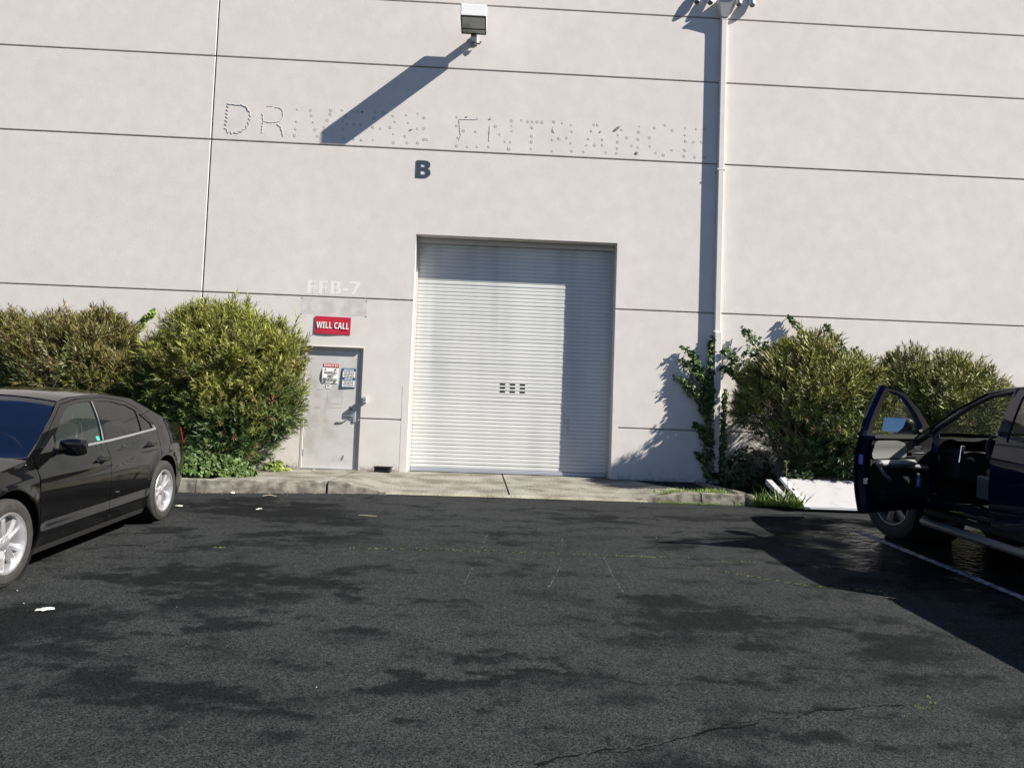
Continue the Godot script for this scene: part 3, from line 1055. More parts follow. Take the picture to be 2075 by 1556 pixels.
func metal_door(root: Node, x0: float, x1: float, top: float) -> void:
	var d := part("metal_door", root)
	d.set_meta("label", "dirty pale grey steel door with signs on it")
	var base := 0.79
	var fz := -0.03
	var fw := 0.05
	for q in [[x0 + fw / 2, (top + base) / 2, fw, top - base], [x1 - fw / 2, (top + base) / 2, fw, top - base]]:
		var mb := MB.new()
		mb.box(Vector3(q[0], q[1], fz - 0.05), Vector3(q[2] - 0.004, q[3], 0.13), 0.004)
		mb.box(Vector3(q[0] + (0.02 if q[0] < -2.7 else -0.02), q[1], -0.125), Vector3(0.05, q[3] - 0.01, 0.02), 0.003)
		put("door_frame", mb, M.frame, d)
	var hd := MB.new()
	hd.box(Vector3((x0 + x1) / 2, top - fw / 2, fz - 0.05), Vector3(x1 - x0 - 2 * fw, fw - 0.004, 0.13), 0.004)
	put("door_frame", hd, M.frame, d)
	var drip := MB.new()
	drip.box(Vector3((x0 + x1) / 2, top + 0.003, 0.012), Vector3(x1 - x0 + 0.03, 0.018, 0.03), 0.004)
	put("drip_edge", drip, M.frame, d)
	var leaf := MB.new()
	leaf.box(Vector3((x0 + x1) / 2, (base + top - fw) / 2 + 0.004, -0.0585), Vector3(x1 - x0 - 2 * fw - 0.008, top - base - fw - 0.014, 0.045), 0.003)
	put("door_leaf", leaf, M.door, d)
	var thr := MB.new()
	thr.box(Vector3((x0 + x1) / 2, base + 0.008, -0.06), Vector3(x1 - x0 - 0.1, 0.016, 0.13), 0.003)
	put("threshold", thr, M.steel, d)
	for y in [2.66, 1.84, 1.07]:
		var h := MB.new()
		h.box(Vector3(x0 + fw - 0.004, y, -0.033), Vector3(0.034, 0.115, 0.012), 0.002)
		h.lathe([Vector2(-0.06, 0), Vector2(-0.06, 0.009), Vector2(0.06, 0.009), Vector2(0.06, 0)], 8, Basis(), Vector3(x0 + fw - 0.008, y, -0.026))
		put("hinge", h, M.hinge, d)
	# lock plate, cylinder, lever
	var zl := -0.034
	var pl := MB.new()
	pl.box(Vector3(-2.345, 1.80, zl), Vector3(0.07, 0.25, 0.012), 0.004)
	put("lock_plate", pl, M.steel, d)
	var guard := MB.new()
	guard.box(Vector3(-2.288, 1.79, zl + 0.006), Vector3(0.05, 0.3, 0.016), 0.003)
	put("latch_guard", guard, M.galv, d)
	var cy := MB.new()
	cy.lathe([Vector2(0, 0.022), Vector2(0.014, 0.022), Vector2(0.016, 0.019), Vector2(0.016, 0)], 16, Basis(Vector3.RIGHT, PI / 2), Vector3(-2.35, 1.865, zl + 0.004))
	put("lock_cylinder", cy, M.hinge, d)
	var lv := MB.new()
	lv.lathe([Vector2(0, 0.026), Vector2(0.012, 0.026), Vector2(0.014, 0.013), Vector2(0.05, 0.012), Vector2(0.05, 0)], 16, Basis(Vector3.RIGHT, PI / 2), Vector3(-2.34, 1.75, zl + 0.004))
	lv.tube([Vector3(-2.34, 1.75, zl + 0.05), Vector3(-2.37, 1.752, zl + 0.056), Vector3(-2.42, 1.75, zl + 0.056), Vector3(-2.465, 1.748, zl + 0.052)], [0.011, 0.011, 0.010, 0.009], 8)
	put("lever_handle", lv, M.steel, d)
	# traces of old signs and a scuff low down
	for q in [[-2.78, 2.06, 0.004, 0.23], [-2.93, 2.195, 0.13, 0.005], [-2.63, 1.955, 0.24, 0.007], [-2.62, 1.885, 0.22, 0.004], [-2.95, 1.88, 0.11, 0.008], [-2.79, 1.90, 0.03, 0.006], [-2.52, 2.03, 0.004, 0.15]]:
		var t := MB.new()
		t.box(Vector3(q[0], q[1], -0.0355), Vector3(q[2], q[3], 0.002), 0.0005)
		put("sign_trace", t, M.pencil, d)
	var sc := MB.new()
	prism(sc, V([-2.50, 0.965, -2.478, 0.945, -2.452, 0.985, -2.443, 1.03, -2.462, 1.055, -2.484, 1.02]), 0.002)
	put("scuff_mark", sc, M.glue_dark, d, Transform3D(Basis(), Vector3(0, 0, -0.0365)))

# old adhesive where raised letters have been taken down: the first two keep a squiggled bead, the others their dabs
func glue_letters(root: Node) -> void:
	var wavy := func(k: Array, step: float, amp: float, r: float, mb: MB) -> void:
		var pts := []
		for i in range(0, k.size() - 2, 2):
			var a := Vector2(k[i], k[i + 1])
			var b := Vector2(k[i + 2], k[i + 3])
			var m := maxi(2, int(round(a.distance_to(b) / step)))
			var nrm := (b - a).normalized().orthogonal()
			for t in m:
				var p := a.lerp(b, float(t) / m) + nrm * amp * (1.0 if t % 2 else -1.0) * rng.randf_range(0.6, 1.0)
				pts.append(Vector3(p.x, p.y, 0.002))
		pts.append(Vector3(k[k.size() - 2], k[k.size() - 1], 0.002))
		mb.tube(pts, [r], 5)
	var mb := MB.new()
	wavy.call([-4.81, 7.28, -4.82, 7.15, -4.82, 7.02, -4.83, 6.88, -4.81, 6.78, -4.65, 6.75], 0.036, 0.032, 0.0045, mb)
	wavy.call([-4.65, 6.75, -4.49, 6.82, -4.42, 6.97, -4.40, 7.14, -4.49, 7.24], 0.038, 0.024, 0.0045, mb)
	wavy.call([-4.83, 7.29, -4.59, 7.27], 0.05, 0.004, 0.0055, mb)
	wavy.call([-4.59, 7.29, -4.49, 7.25, -4.42, 7.16], 0.05, 0.006, 0.0065, mb)
	stuff(put("adhesive_letter", mb, M.glue, root)).set_meta("label", "wavy bead of old adhesive shaped like the letter D")
	mb = MB.new()
	wavy.call([-4.19, 7.16, -4.17, 7.00, -4.18, 6.89, -4.18, 6.78], 0.03, 0.008, 0.0045, mb)
	wavy.call([-4.17, 7.00, -4.04, 6.98, -3.88, 7.01, -3.82, 7.10, -3.83, 7.21, -3.88, 7.26, -3.97, 7.27], 0.03, 0.005, 0.004, mb)
	wavy.call([-3.92, 6.97, -3.85, 6.90, -3.82, 6.82, -3.80, 6.74], 0.03, 0.006, 0.005, mb)
	wavy.call([-4.12, 7.28, -4.01, 7.29], 0.03, 0.004, 0.003, mb)
	stuff(put("adhesive_letter", mb, M.glue, root))
	var rows := [
		["I", [-3.57, 7.25, -3.57, 7.03, -3.58, 6.89, -3.59, 6.77]],
		["V", [-3.33, 7.25, -3.31, 7.15, -3.27, 7.03, -3.23, 6.90, -3.18, 6.78, -2.96, 7.27, -2.97, 7.20, -3.02, 7.08, -3.07, 6.95, -3.09, 6.84]],
		["E", [-2.76, 7.28, -2.70, 7.17, -2.75, 7.08, -2.74, 6.92, -2.72, 6.76, -2.59, 7.27, -2.48, 7.27, -2.40, 7.26, -2.67, 7.03, -2.54, 7.03, -2.42, 7.03, -2.53, 6.76, -2.39, 6.75]],
		["R", [-2.17, 7.27, -2.18, 7.16, -2.19, 7.00, -2.18, 6.76, -2.02, 7.27, -1.84, 7.23, -1.80, 7.12, -1.88, 7.01, -2.06, 6.98, -1.82, 6.89, -1.81, 6.73]],
		["S", [-1.60, 7.25, -1.39, 7.29, -1.27, 7.22, -1.56, 7.11, -1.39, 7.01, -1.27, 7.02, -1.61, 6.86, -1.56, 6.74, -1.37, 6.75, -1.26, 6.82, -1.21, 6.82]],
		["E", [-0.68, 7.26, -0.31, 7.25, -0.68, 7.10, -0.65, 6.88, -0.66, 6.73, -0.55, 7.02, -0.33, 7.01, -0.47, 6.72, -0.29, 6.73]],
		["N", [-0.07, 7.26, 0.03, 7.13, -0.08, 7.00, 0.11, 6.98, 0.21, 6.85, -0.08, 6.74, 0.31, 6.85, 0.32, 7.25, 0.32, 7.15, 0.33, 7.05, 0.29, 6.72]],
		["T", [0.50, 7.26, 0.62, 7.25, 0.70, 7.25, 0.79, 7.25, 0.88, 7.25, 0.70, 7.14, 0.70, 6.98, 0.70, 6.87, 0.69, 6.74]],
		["R", [1.10, 7.27, 1.25, 7.25, 1.41, 7.22, 1.43, 7.10, 1.34, 6.98, 1.20, 6.96, 1.08, 7.09, 1.08, 6.93, 1.08, 6.72, 1.42, 6.88, 1.44, 6.74]],
		["A", [1.83, 7.25, 1.90, 7.25, 1.79, 7.13, 1.74, 6.98, 2.00, 6.98, 1.71, 6.86, 1.86, 6.87, 2.00, 6.88, 1.66, 6.74, 2.07, 6.74]],
		["N", [2.35, 7.18, 2.28, 7.08, 2.28, 6.95, 2.28, 6.83, 2.27, 6.74, 2.45, 7.04, 2.54, 6.89, 2.67, 7.26, 2.67, 7.16, 2.66, 7.02, 2.66, 6.87]],
		["C", [3.15, 7.31, 3.29, 7.22, 2.96, 7.25, 2.87, 7.06, 2.88, 6.90, 2.99, 6.78, 3.14, 6.75, 3.29, 6.85]],
		["E", [3.53, 7.27, 3.73, 7.27, 3.88, 7.27, 3.53, 7.14, 3.54, 7.03, 3.69, 7.02, 3.85, 7.03, 3.53, 6.86, 3.52, 6.75, 3.72, 6.74, 3.89, 6.74]]]
	var lines := {5: [-0.34, 7.23, -0.64, 7.22, -0.62, 7.04, -0.60, 6.93, -0.63, 6.83], 6: [-0.08, 7.13, -0.08, 6.84], 8: [1.08, 7.17, 1.07, 7.11, 1.11, 7.06]}
	for i in rows.size():
		mb = MB.new()
		var k: Array = rows[i][1]
		for q in range(0, k.size(), 2):
			var r := rng.randf_range(0.022, 0.037)
			var h := rng.randf_range(0.0015, 0.003)
			var el := rng.randf_range(0.8, 1.15)
			mb.lathe([Vector2(0, r), Vector2(h * 0.8, r * 0.92), Vector2(h, r * 0.75), Vector2(h * 0.6, r * 0.45), Vector2(h * 0.5, 0)], 11, Basis.from_scale(Vector3(el, 1, 1)) * Basis(Vector3.RIGHT, PI / 2), Vector3(k[q], k[q + 1], 0.0))
		if lines.has(i):
			wavy.call(lines[i], 0.03, 0.004, 0.004, mb)
		stuff(put("adhesive_letter", mb, M.glue, root))
	# dark gouges where the render broke out
	for q in [[2.25, 7.19, 0.085, 0.026, 0.7], [2.63, 6.755, 0.035, 0.028, 0.9], [-1.51, 6.98, 0.035, 0.013, 0.4], [-0.51, 7.27, 0.02, 0.013, 0.3], [-0.09, 7.25, 0.014, 0.012, 0.3], [1.95, 7.12, 0.022, 0.013, 0.7], [-2.41, 7.265, 0.018, 0.016, 0.2]]:
		mb = MB.new()
		mb.lathe([Vector2(0, 1.0), Vector2(0.003, 0.8), Vector2(0.003, 0.0)], 10, Basis(Vector3.RIGHT, PI / 2))
		put("wall_gouge", mb, M.glue_dark, root, Transform3D(Basis(Vector3.BACK, q[4]) * Basis.from_scale(Vector3(q[2], q[3], 1.0)), Vector3(q[0], q[1], 0.003)))

# ---------------------------------------------------------------- what hangs on the wall
func wall_fittings() -> void:
	# the black letter
	tag(letters("B", 0.255, 0.312, 0.01, M.letter, self, Vector3(-1.247, 6.267, 0.0055), "wall_letter"), "dark raised letter B on the wall above the roller door", "letter")
	# WILL CALL
	var s := thing("hanging_sign", "red sign with white lettering above the metal door", "sign", Transform3D(Basis(Vector3.BACK, -0.012), Vector3(-2.742, 3.35, 0.0)))
	var mb := MB.new()
	mb.grid(func(u, v): return Vector3((u - 0.5) * 0.632, (v - 0.5) * 0.312, 0.013 + 0.006 * sin(u * 5.0) * (1.0 - v)), 12, 4, Vector3.BACK)
	mb.box(Vector3(0, 0, 0.0055), Vector3(0.628, 0.308, 0.007), 0.001)
	put("sign_board", mb, M.red, s)
	letters("WILL CALL", 0.575, 0.115, 0.002, M.white, s, Vector3(0, 0.0, 0.0215))
	# on the door leaf
	var z := -0.0355
	s = thing("door_sign", "small red strip with white lettering, topmost sign on the metal door", "sign", Transform3D(Basis(Vector3.BACK, -0.015), Vector3(-2.742, 2.637, z)), "signs on the metal door")
	mb = MB.new()
	mb.box(Vector3(0, 0, 0.002), Vector3(0.278, 0.064, 0.003), 0.001)
	put("sign_board", mb, M.red_faded, s)
	letters("DOOR FF B-7", 0.25, 0.04, 0.001, M.white, s, Vector3(0, 0, 0.0042))
	s = thing("door_sign", "white sign with black shipping and receiving lettering on the metal door", "sign", Transform3D(Basis(Vector3.BACK, -0.01), Vector3(-2.748, 2.455, z)), "signs on the metal door")
	mb = MB.new()
	mb.grid(func(u, v): return Vector3((u - 0.5) * 0.285, (v - 0.5) * 0.27, 0.006 + 0.012 * sin(PI * v) * (1.0 - u)), 8, 8, Vector3.BACK)
	put("sign_board", mb, M.white, s)
	var k := 0
	for l in ["SHIPPING", "AND", "RECEIVING"]:
		letters(l, [0.225, 0.105, 0.25][k], 0.046, 0.001, M.ink, s, Vector3(0.005, 0.055 - 0.062 * k, 0.0185 - 0.001 * k))
		k += 1
	for x in [-0.09, 0.09]:
		for y in [0.112, -0.105]:
			mb = MB.new()
			mb.box(Vector3(x, y, 0.014), Vector3(0.022, 0.024, 0.006), 0.002)
			put("tape_corner", mb, M.ink, s)
	s = thing("door_sign", "blue bordered white notice beside the shipping sign on the metal door", "sign", Transform3D(Basis(Vector3.BACK, -0.012), Vector3(-2.424, 2.421, z)), "signs on the metal door")
	mb = MB.new()
	mb.grid(func(u, v): return Vector3((u - 0.5) * 0.252, (v - 0.5) * 0.352, 0.006 + 0.01 * (1.0 - u) * (1.0 - v)), 8, 8, Vector3.BACK)
	put("sign_board", mb, M.blue_sign, s)
	for q in [[0.076, 0.105], [-0.088, 0.11]]:
		mb = MB.new()
		mb.box(Vector3(0.003, q[0] - 0.01, 0.013), Vector3(0.218, q[1] + 0.005, 0.006), 0.001)
		put("sign_field", mb, M.white, s)
	letters("NOTICE", 0.17, 0.034, 0.001, M.white, s, Vector3(0, 0.143, 0.0175))
	letters("AVISO", 0.14, 0.034, 0.001, M.white, s, Vector3(0, -0.012, 0.0175))
	var fine := MB.new()
	for y0 in [0.105, -0.055]:
		for l in 4:
			var x := -0.09 + 0.012 * (l % 2)
			while x < 0.08:
				var wl := rng.randf_range(0.018, 0.05)
				wl = minf(wl, 0.092 - x)
				fine.box(Vector3(x + wl / 2 + 0.003, y0 - l * 0.026, 0.0165), Vector3(wl, 0.013, 0.001))
				x += wl + 0.009
	put("fine_print", fine, M.ink, s)
	s = thing("door_sign", "small white tag below the shipping sign on the metal door", "tag", Transform3D(Basis(Vector3.BACK, -0.05), Vector3(-2.775, 2.262, z)), "signs on the metal door")
	mb = MB.new()
	mb.box(Vector3(0, 0, 0.003), Vector3(0.086, 0.074, 0.003), 0.001)
	put("sign_board", mb, M.white, s)
	mb = MB.new()
	for q in [[0, 0.028, 0.07, 0.004], [0.034, 0, 0.004, 0.06], [-0.005, 0.008, 0.04, 0.014], [0.0, -0.016, 0.04, 0.004]]:
		mb.box(Vector3(q[0], q[1], 0.005), Vector3(q[2], q[3], 0.001))
	put("print", mb, M.ink, s)
	# key box beside the door
	s = thing("lock_box", "small grey steel key box on the wall right of the metal door", "box", Transform3D(Basis(), Vector3(-2.108, 2.045, 0.0)))
	mb = MB.new()
	mb.box(Vector3(0, 0, 0.045), Vector3(0.066, 0.108, 0.09), 0.006)
	put("case", mb, M.galv, s)
	mb = MB.new()
	mb.lathe([Vector2(0, 0.014), Vector2(0.006, 0.012), Vector2(0.006, 0)], 12, Basis(Vector3.RIGHT, PI / 2), Vector3(0.005, 0.0, 0.09))
	put("keyhole", mb, M.hinge, s)
	# shoebox flood lamp on its arm
	s = thing("wall_lamp", "white shoebox flood lamp on an arm high above the roller door", "lamp", Transform3D(Basis(), Vector3(-0.43, 8.69, 0.0)))
	mb = MB.new()
	mb.box(Vector3(0, 0.135, 0.525), Vector3(0.45, 0.215, 0.61), 0.012)
	put("housing", mb, M.white, s)
	mb = MB.new()
	for q in [[0, 0.026, 0.235, 0.44, 0.03], [0, 0.026, 0.815, 0.44, 0.03], [-0.213, 0.026, 0.525, 0.022, 0.55], [0.213, 0.026, 0.525, 0.022, 0.55], [0, 0.022, 0.40, 0.40, 0.012]]:
		mb.box(Vector3(q[0], q[1], q[2]), Vector3(q[3], 0.022, q[4]), 0.003)
	put("lens_frame", mb, M.trim, s)
	mb = MB.new()
	mb.box(Vector3(0, 0.026, 0.525), Vector3(0.40, 0.006, 0.55))
	put("lens", mb, mat(0.30, 0.33, 0.30, 0.15), s)
	mb = MB.new()
	mb.box(Vector3(0.0, 0.02, 0.13), Vector3(0.11, 0.11, 0.2), 0.012)
	mb.box(Vector3(0.0, 0.0, 0.012), Vector3(0.15, 0.15, 0.024), 0.008)
	put("arm", mb, M.galv, s)
	mb = MB.new()
	mb.tube([Vector3(0.03, -0.06, 0.06), Vector3(0.10, -0.075, 0.07), Vector3(0.13, -0.03, 0.07)], [0.016], 8)
	put("conduit", mb, M.hinge, s)
	# downpipe with its hopper
	s = thing("downspout", "white square downpipe with a hopper head running down the wall", "downpipe", Transform3D(Basis(), Vector3(4.185, 0.9, 0.0)))
	mb = MB.new()
	mb.box(Vector3(0, 5.55, 0.055), Vector3(0.105, 5.92, 0.085), 0.008)
	put("pipe", mb, M.wall, s)
	mb = MB.new()
	mb.box(Vector3(0.01, 1.33, 0.062), Vector3(0.125, 2.56, 0.1), 0.01)
	put("boot_pipe", mb, M.wall, s)
	mb = MB.new()
	mb.box(Vector3(0.012, 0.03, 0.07), Vector3(0.115, 0.1, 0.11), 0.004)
	put("pipe_mouth", mb, M.black, s)
	for y in [8.42, 5.6, 2.62]:
		mb = MB.new()
		mb.box(Vector3(0.0, y, 0.05), Vector3(0.15 if y < 8 else 0.12, 0.025, 0.1), 0.004)
		put("pipe_strap", mb, M.wall, s)
	mb = MB.new()
	var lo := [Vector3(-0.058, 8.46, 0.005), Vector3(0.058, 8.46, 0.005), Vector3(0.058, 8.46, 0.11), Vector3(-0.058, 8.46, 0.11)]
	var hi := [Vector3(-0.14, 8.76, 0.005), Vector3(0.14, 8.76, 0.005), Vector3(0.14, 8.76, 0.2), Vector3(-0.14, 8.76, 0.2)]
	for i in 4:
		var j := (i + 1) % 4
		mb.quad(lo[i], lo[j], hi[j], hi[i], (lo[i] + lo[j]) * 0.5 - Vector3(0, 8.46, 0.06))
	mb.box(Vector3(0, 8.775, 0.103), Vector3(0.30, 0.035, 0.21), 0.006)
	put("hopper_head", mb, M.wall, s)
	# the flood lights either side of the hopper, cut by the top of the picture
	var spots := [[3.68, "outer flood light left of the downpipe hopper, farthest left of four"], [3.93, "inner flood light just left of the downpipe hopper"], [4.47, "inner flood light just right of the downpipe hopper"], [4.72, "outer flood light right of the downpipe hopper, farthest right of four"]]
	for q in spots:
		s = thing("flood_light", q[1], "lamp", Transform3D(Basis(), Vector3(q[0] - 0.02, 9.635, 0.0)), "four bullet flood lights beside the hopper")
		mb = MB.new()
		mb.lathe([Vector2(-0.02, 0), Vector2(-0.02, 0.048), Vector2(0.0, 0.056), Vector2(0.14, 0.054), Vector2(0.2, 0.04), Vector2(0.22, 0.0)], 16, Basis(Vector3.RIGHT, -0.25), Vector3(0, 0.0, 0.09))
		put("lamp_body", mb, M.galv, s)
		mb = MB.new()
		mb.lathe([Vector2(-0.028, 0.0), Vector2(-0.028, 0.044), Vector2(-0.018, 0.05)], 16, Basis(Vector3.RIGHT, -0.25), Vector3(0, 0.0, 0.09))
		put("lamp_lens", mb, mat(0.12, 0.11, 0.12, 0.1), s)
		mb = MB.new()
		mb.tube([Vector3(0, 0.20, 0.0), Vector3(0, 0.22, 0.04), Vector3(0, 0.19, 0.06)], [0.022], 8)
		mb.lathe([Vector2(0.0, 0.06), Vector2(0.03, 0.055), Vector2(0.03, 0)], 14, Basis(Vector3.RIGHT, PI / 2), Vector3(0, 0.20, 0.0))
		put("bracket", mb, M.galv, s)

# ---------------------------------------------------------------- plants
func leaf_blade(mb: MB, at: Vector3, dir: Vector3, side: Vector3, length: float, width: float, droop: float, tint: Color) -> void:
	# a narrow leaf folded along its midrib, bent once
	mb.col = tint
	var up := side.cross(dir).normalized()
	var m := at + dir * length * 0.45 - up * droop * 0.25
	var tip := at + dir * length - up * droop
	var l := m + side * width * 0.5 + up * width * 0.15
	var r := m - side * width * 0.5 + up * width * 0.15
	var f := up
	mb.flat(at, l, m, f); mb.flat(at, m, r, f)
	mb.flat(l, tip, m, f); mb.flat(m, tip, r, f)
	mb.col = Color.WHITE

func make_twig(sd: int, n: int, length: float, leaf: float, width: float, spread: float) -> ArrayMesh:
	var r := RandomNumberGenerator.new()
	r.seed = sd
	var mb := MB.new()
	mb.col = Color(0.55, 0.45, 0.3)
	mb.tube([Vector3.ZERO, Vector3(0.004, length * 0.5, 0.003), Vector3(0, length, 0)], [0.0028, 0.0022, 0.001], 3, false)
	for i in n:
		var t := 0.1 + 0.9 * float(i) / n
		var a := i * 2.4 + r.randf_range(-0.4, 0.4)
		var out := Vector3(cos(a), 0, sin(a))
		var d := (Vector3.UP + out * spread * r.randf_range(0.6, 1.2) * (1.15 - 0.6 * t)).normalized()
		var s := d.cross(out.cross(Vector3.UP).cross(d)).normalized()
		s = d.cross(Vector3.UP).normalized()
		var k := r.randf_range(0.75, 1.15)
		var y := lerpf(0.75, 1.25, t) * r.randf_range(0.8, 1.2)
		leaf_blade(mb, Vector3(0, length * t, 0), d, s, leaf * k, width * k, leaf * r.randf_range(0.05, 0.3), Color(y * 1.02, y, y * 0.9))
	return mb.done()

func make_ivy_spray(sd: int, n: int, size: float, spread: float) -> ArrayMesh:
	# a cluster of broad lobed leaves on short stalks, facing outward (+y)
	var r := RandomNumberGenerator.new()
	r.seed = sd
	var mb := MB.new()
	for i in n:
		var c := Vector3(r.randf_range(-1, 1), r.randf_range(-0.3, 0.3), r.randf_range(-1, 1)) * spread
		var up := (Vector3.UP + Vector3(r.randf_range(-0.9, 0.9), 0, r.randf_range(-0.9, 0.9))).normalized()
		var a := r.randf_range(0, TAU)
		var x := up.cross(Vector3(cos(a), 0.1, sin(a))).normalized()
		var z := x.cross(up)
		var s := size * r.randf_range(0.6, 1.15)
		var y := r.randf_range(0.7, 1.25)
		mb.col = Color(y, y, y)
		var o := [Vector2(0, -0.35), Vector2(0.42, -0.3), Vector2(0.5, 0.05), Vector2(0.28, 0.18), Vector2(0, 0.62), Vector2(-0.28, 0.18), Vector2(-0.5, 0.05), Vector2(-0.42, -0.3)]
		for k in 8:
			var p: Vector2 = o[k]
			var q: Vector2 = o[(k + 1) % 8]
			mb.flat(c, c + (x * p.x + z * p.y) * s - up * s * 0.12 * p.length(), c + (x * q.x + z * q.y) * s - up * s * 0.12 * q.length(), up)
	return mb.done()

func scatter(called: String, mesh: ArrayMesh, places: Array, colors: Array, m: Material, parent: Node) -> MultiMeshInstance3D:
	var mm := MultiMesh.new()
	mm.transform_format = MultiMesh.TRANSFORM_3D
	mm.use_colors = true
	mm.mesh = mesh
	mm.instance_count = places.size()
	for i in places.size():
		mm.set_instance_transform(i, places[i])
		mm.set_instance_color(i, colors[i])
	var o := MultiMeshInstance3D.new()
	o.multimesh = mm
	o.material_override = m
	if parent == self:
		o.name = numbered(called)
	else:
		var k := 0
		var nm := called
		while parent.has_node(nm):
			k += 1
			nm = "%s_%03d" % [called, k]
		o.name = nm
	parent.add_child(o, true)
	return o

func aim(y: Vector3, spin: float, s: float) -> Basis:
	var u := y.normalized()
	var x := u.cross(Vector3(0.31, 0.2, 0.93)).normalized()
	return (Basis(x, u, x.cross(u)) * Basis(Vector3.UP, spin)).scaled(Vector3(s, s, s))

# a shrub whose crown is a union of lobes [x, y, z, rx, ry, rz]; the foot of its stems is at `foot`
func shrub(label: String, lobes: Array, foot: Vector3, count: int, pal: Array, brown: float, bare: Array = []) -> void:
	var root := thing("shrub", label, "shrub", Transform3D(Basis(), foot))
	# stems fan out from the foot into the crown
	var st := MB.new()
	var vol := []
	var total := 0.0
	for l in lobes:
		l[1] -= 0.15
		total += pow(l[3] * l[4] * l[5], 0.667)
		vol.append(total)
	for i in 34:
		var l: Array = lobes[i % lobes.size()]
		var tip := Vector3(l[0], l[1], l[2]) + Vector3(rng.randf_range(-1, 1) * l[3], rng.randf_range(-0.6, 0.9) * l[4], rng.randf_range(-1, 1) * l[5]) * 0.8 - foot
		var a := Vector3(rng.randf_range(-0.2, 0.2), 0, rng.randf_range(-0.2, 0.2))
		var mid := a.lerp(tip, 0.5) + Vector3(tip.x * 0.12, -0.1, rng.randf_range(-0.1, 0.1))
		st.tube([a, a.lerp(mid, 0.55) + Vector3(0, 0.12, 0), mid, tip], [0.024, 0.018, 0.011, 0.004], 5, false)
	put("stems", st, M.bark, root)
	if bare.size():
		# dead wiry twigs showing through on the bare flank
		var tw := MB.new()
		for i in int(bare[6]):
			var p := Vector3(bare[0] + rng.randf_range(-1, 1) * bare[3], bare[1] + rng.randf_range(-1, 1) * bare[4], bare[2] + rng.randf_range(-1, 1) * bare[5]) - foot
			var d := Vector3(p.x, p.y * 0.5, rng.randf_range(-0.3, 0.8)).normalized() + Vector3(rng.randf_range(-0.5, 0.5), rng.randf_range(-0.3, 0.5), rng.randf_range(-0.4, 0.4))
			d = d.normalized()
			var ln := rng.randf_range(0.2, 0.5)
			tw.tube([p - d * ln * 0.5, p + Vector3(0, rng.randf_range(-0.03, 0.03), 0), p + d * ln * 0.5], [0.005, 0.004, 0.002], 3, false)
		stuff(put("dead_twigs", tw, mat(0.2, 0.16, 0.12, 0.9), root))
	var fn := FastNoiseLite.new()
	fn.seed = int(foot.x * 10) + 50
	fn.frequency = 1.6
	var places := [[], [], [], []]
	var cols := [[], [], [], []]
	var tries := 0
	var made := 0
	count = int(count * 1.9)
	while made < count and tries < count * 8:
		tries += 1
		var pick := rng.randf() * total
		var li := 0
		while vol[li] < pick:
			li += 1
		var l: Array = lobes[li]
		var d := Vector3(rng.randfn(), rng.randfn(), rng.randfn()).normalized()
		var depth := 1.0 - 0.55 * pow(rng.randf(), 1.7)
		var c := Vector3(l[0], l[1], l[2])
		var p := c + d * depth * Vector3(l[3], l[4], l[5])
		# keep to the outside of the union, thinned by noise so that gaps open between the branches
		var inside := false
		for k in lobes.size():
			if k == li:
				continue
			var o: Array = lobes[k]
			var q := (p - Vector3(o[0], o[1], o[2])) / Vector3(o[3], o[4], o[5])
			if q.length() < 0.45:
				inside = true
		var nz := fn.get_noise_3dv(p)
		if bare.size() and rng.randf() < 0.75 and ((p - Vector3(bare[0], bare[1], bare[2])) / Vector3(bare[3], bare[4], bare[5] + 0.3)).length() < 1.0:
			continue
		if inside or nz < -0.28 or p.y < gy(p.z) + 0.1 or p.z < 0.03:
			continue
		p += d * nz * 0.22
		if p.z < 0.03:
			continue
		var y := (d * 0.9 + Vector3(0, 0.5, 0) + Vector3(rng.randf_range(-0.8, 0.8), rng.randf_range(-0.6, 0.6), rng.randf_range(-0.8, 0.8)) + (p - foot).normalized() * 0.35).normalized()
		var s := rng.randf_range(0.75, 1.3)
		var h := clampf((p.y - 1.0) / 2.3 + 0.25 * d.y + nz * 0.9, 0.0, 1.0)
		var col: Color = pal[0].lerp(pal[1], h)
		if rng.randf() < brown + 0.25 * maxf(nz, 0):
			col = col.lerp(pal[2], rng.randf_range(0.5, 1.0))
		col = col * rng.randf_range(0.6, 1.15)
		col.a = 1.0
		var w := rng.randi() % 3
		if rng.randf() < 0.14:
			w = 3
		elif rng.randf() < 0.02 and d.y > 0.1:      # a shoot that has run ahead of the rest
			s *= 1.45
			p += d * 0.06
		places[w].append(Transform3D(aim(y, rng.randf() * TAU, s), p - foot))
		cols[w].append(col)
		made += 1
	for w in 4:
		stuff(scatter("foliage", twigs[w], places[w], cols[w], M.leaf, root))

var twigs := []
var ivies := []

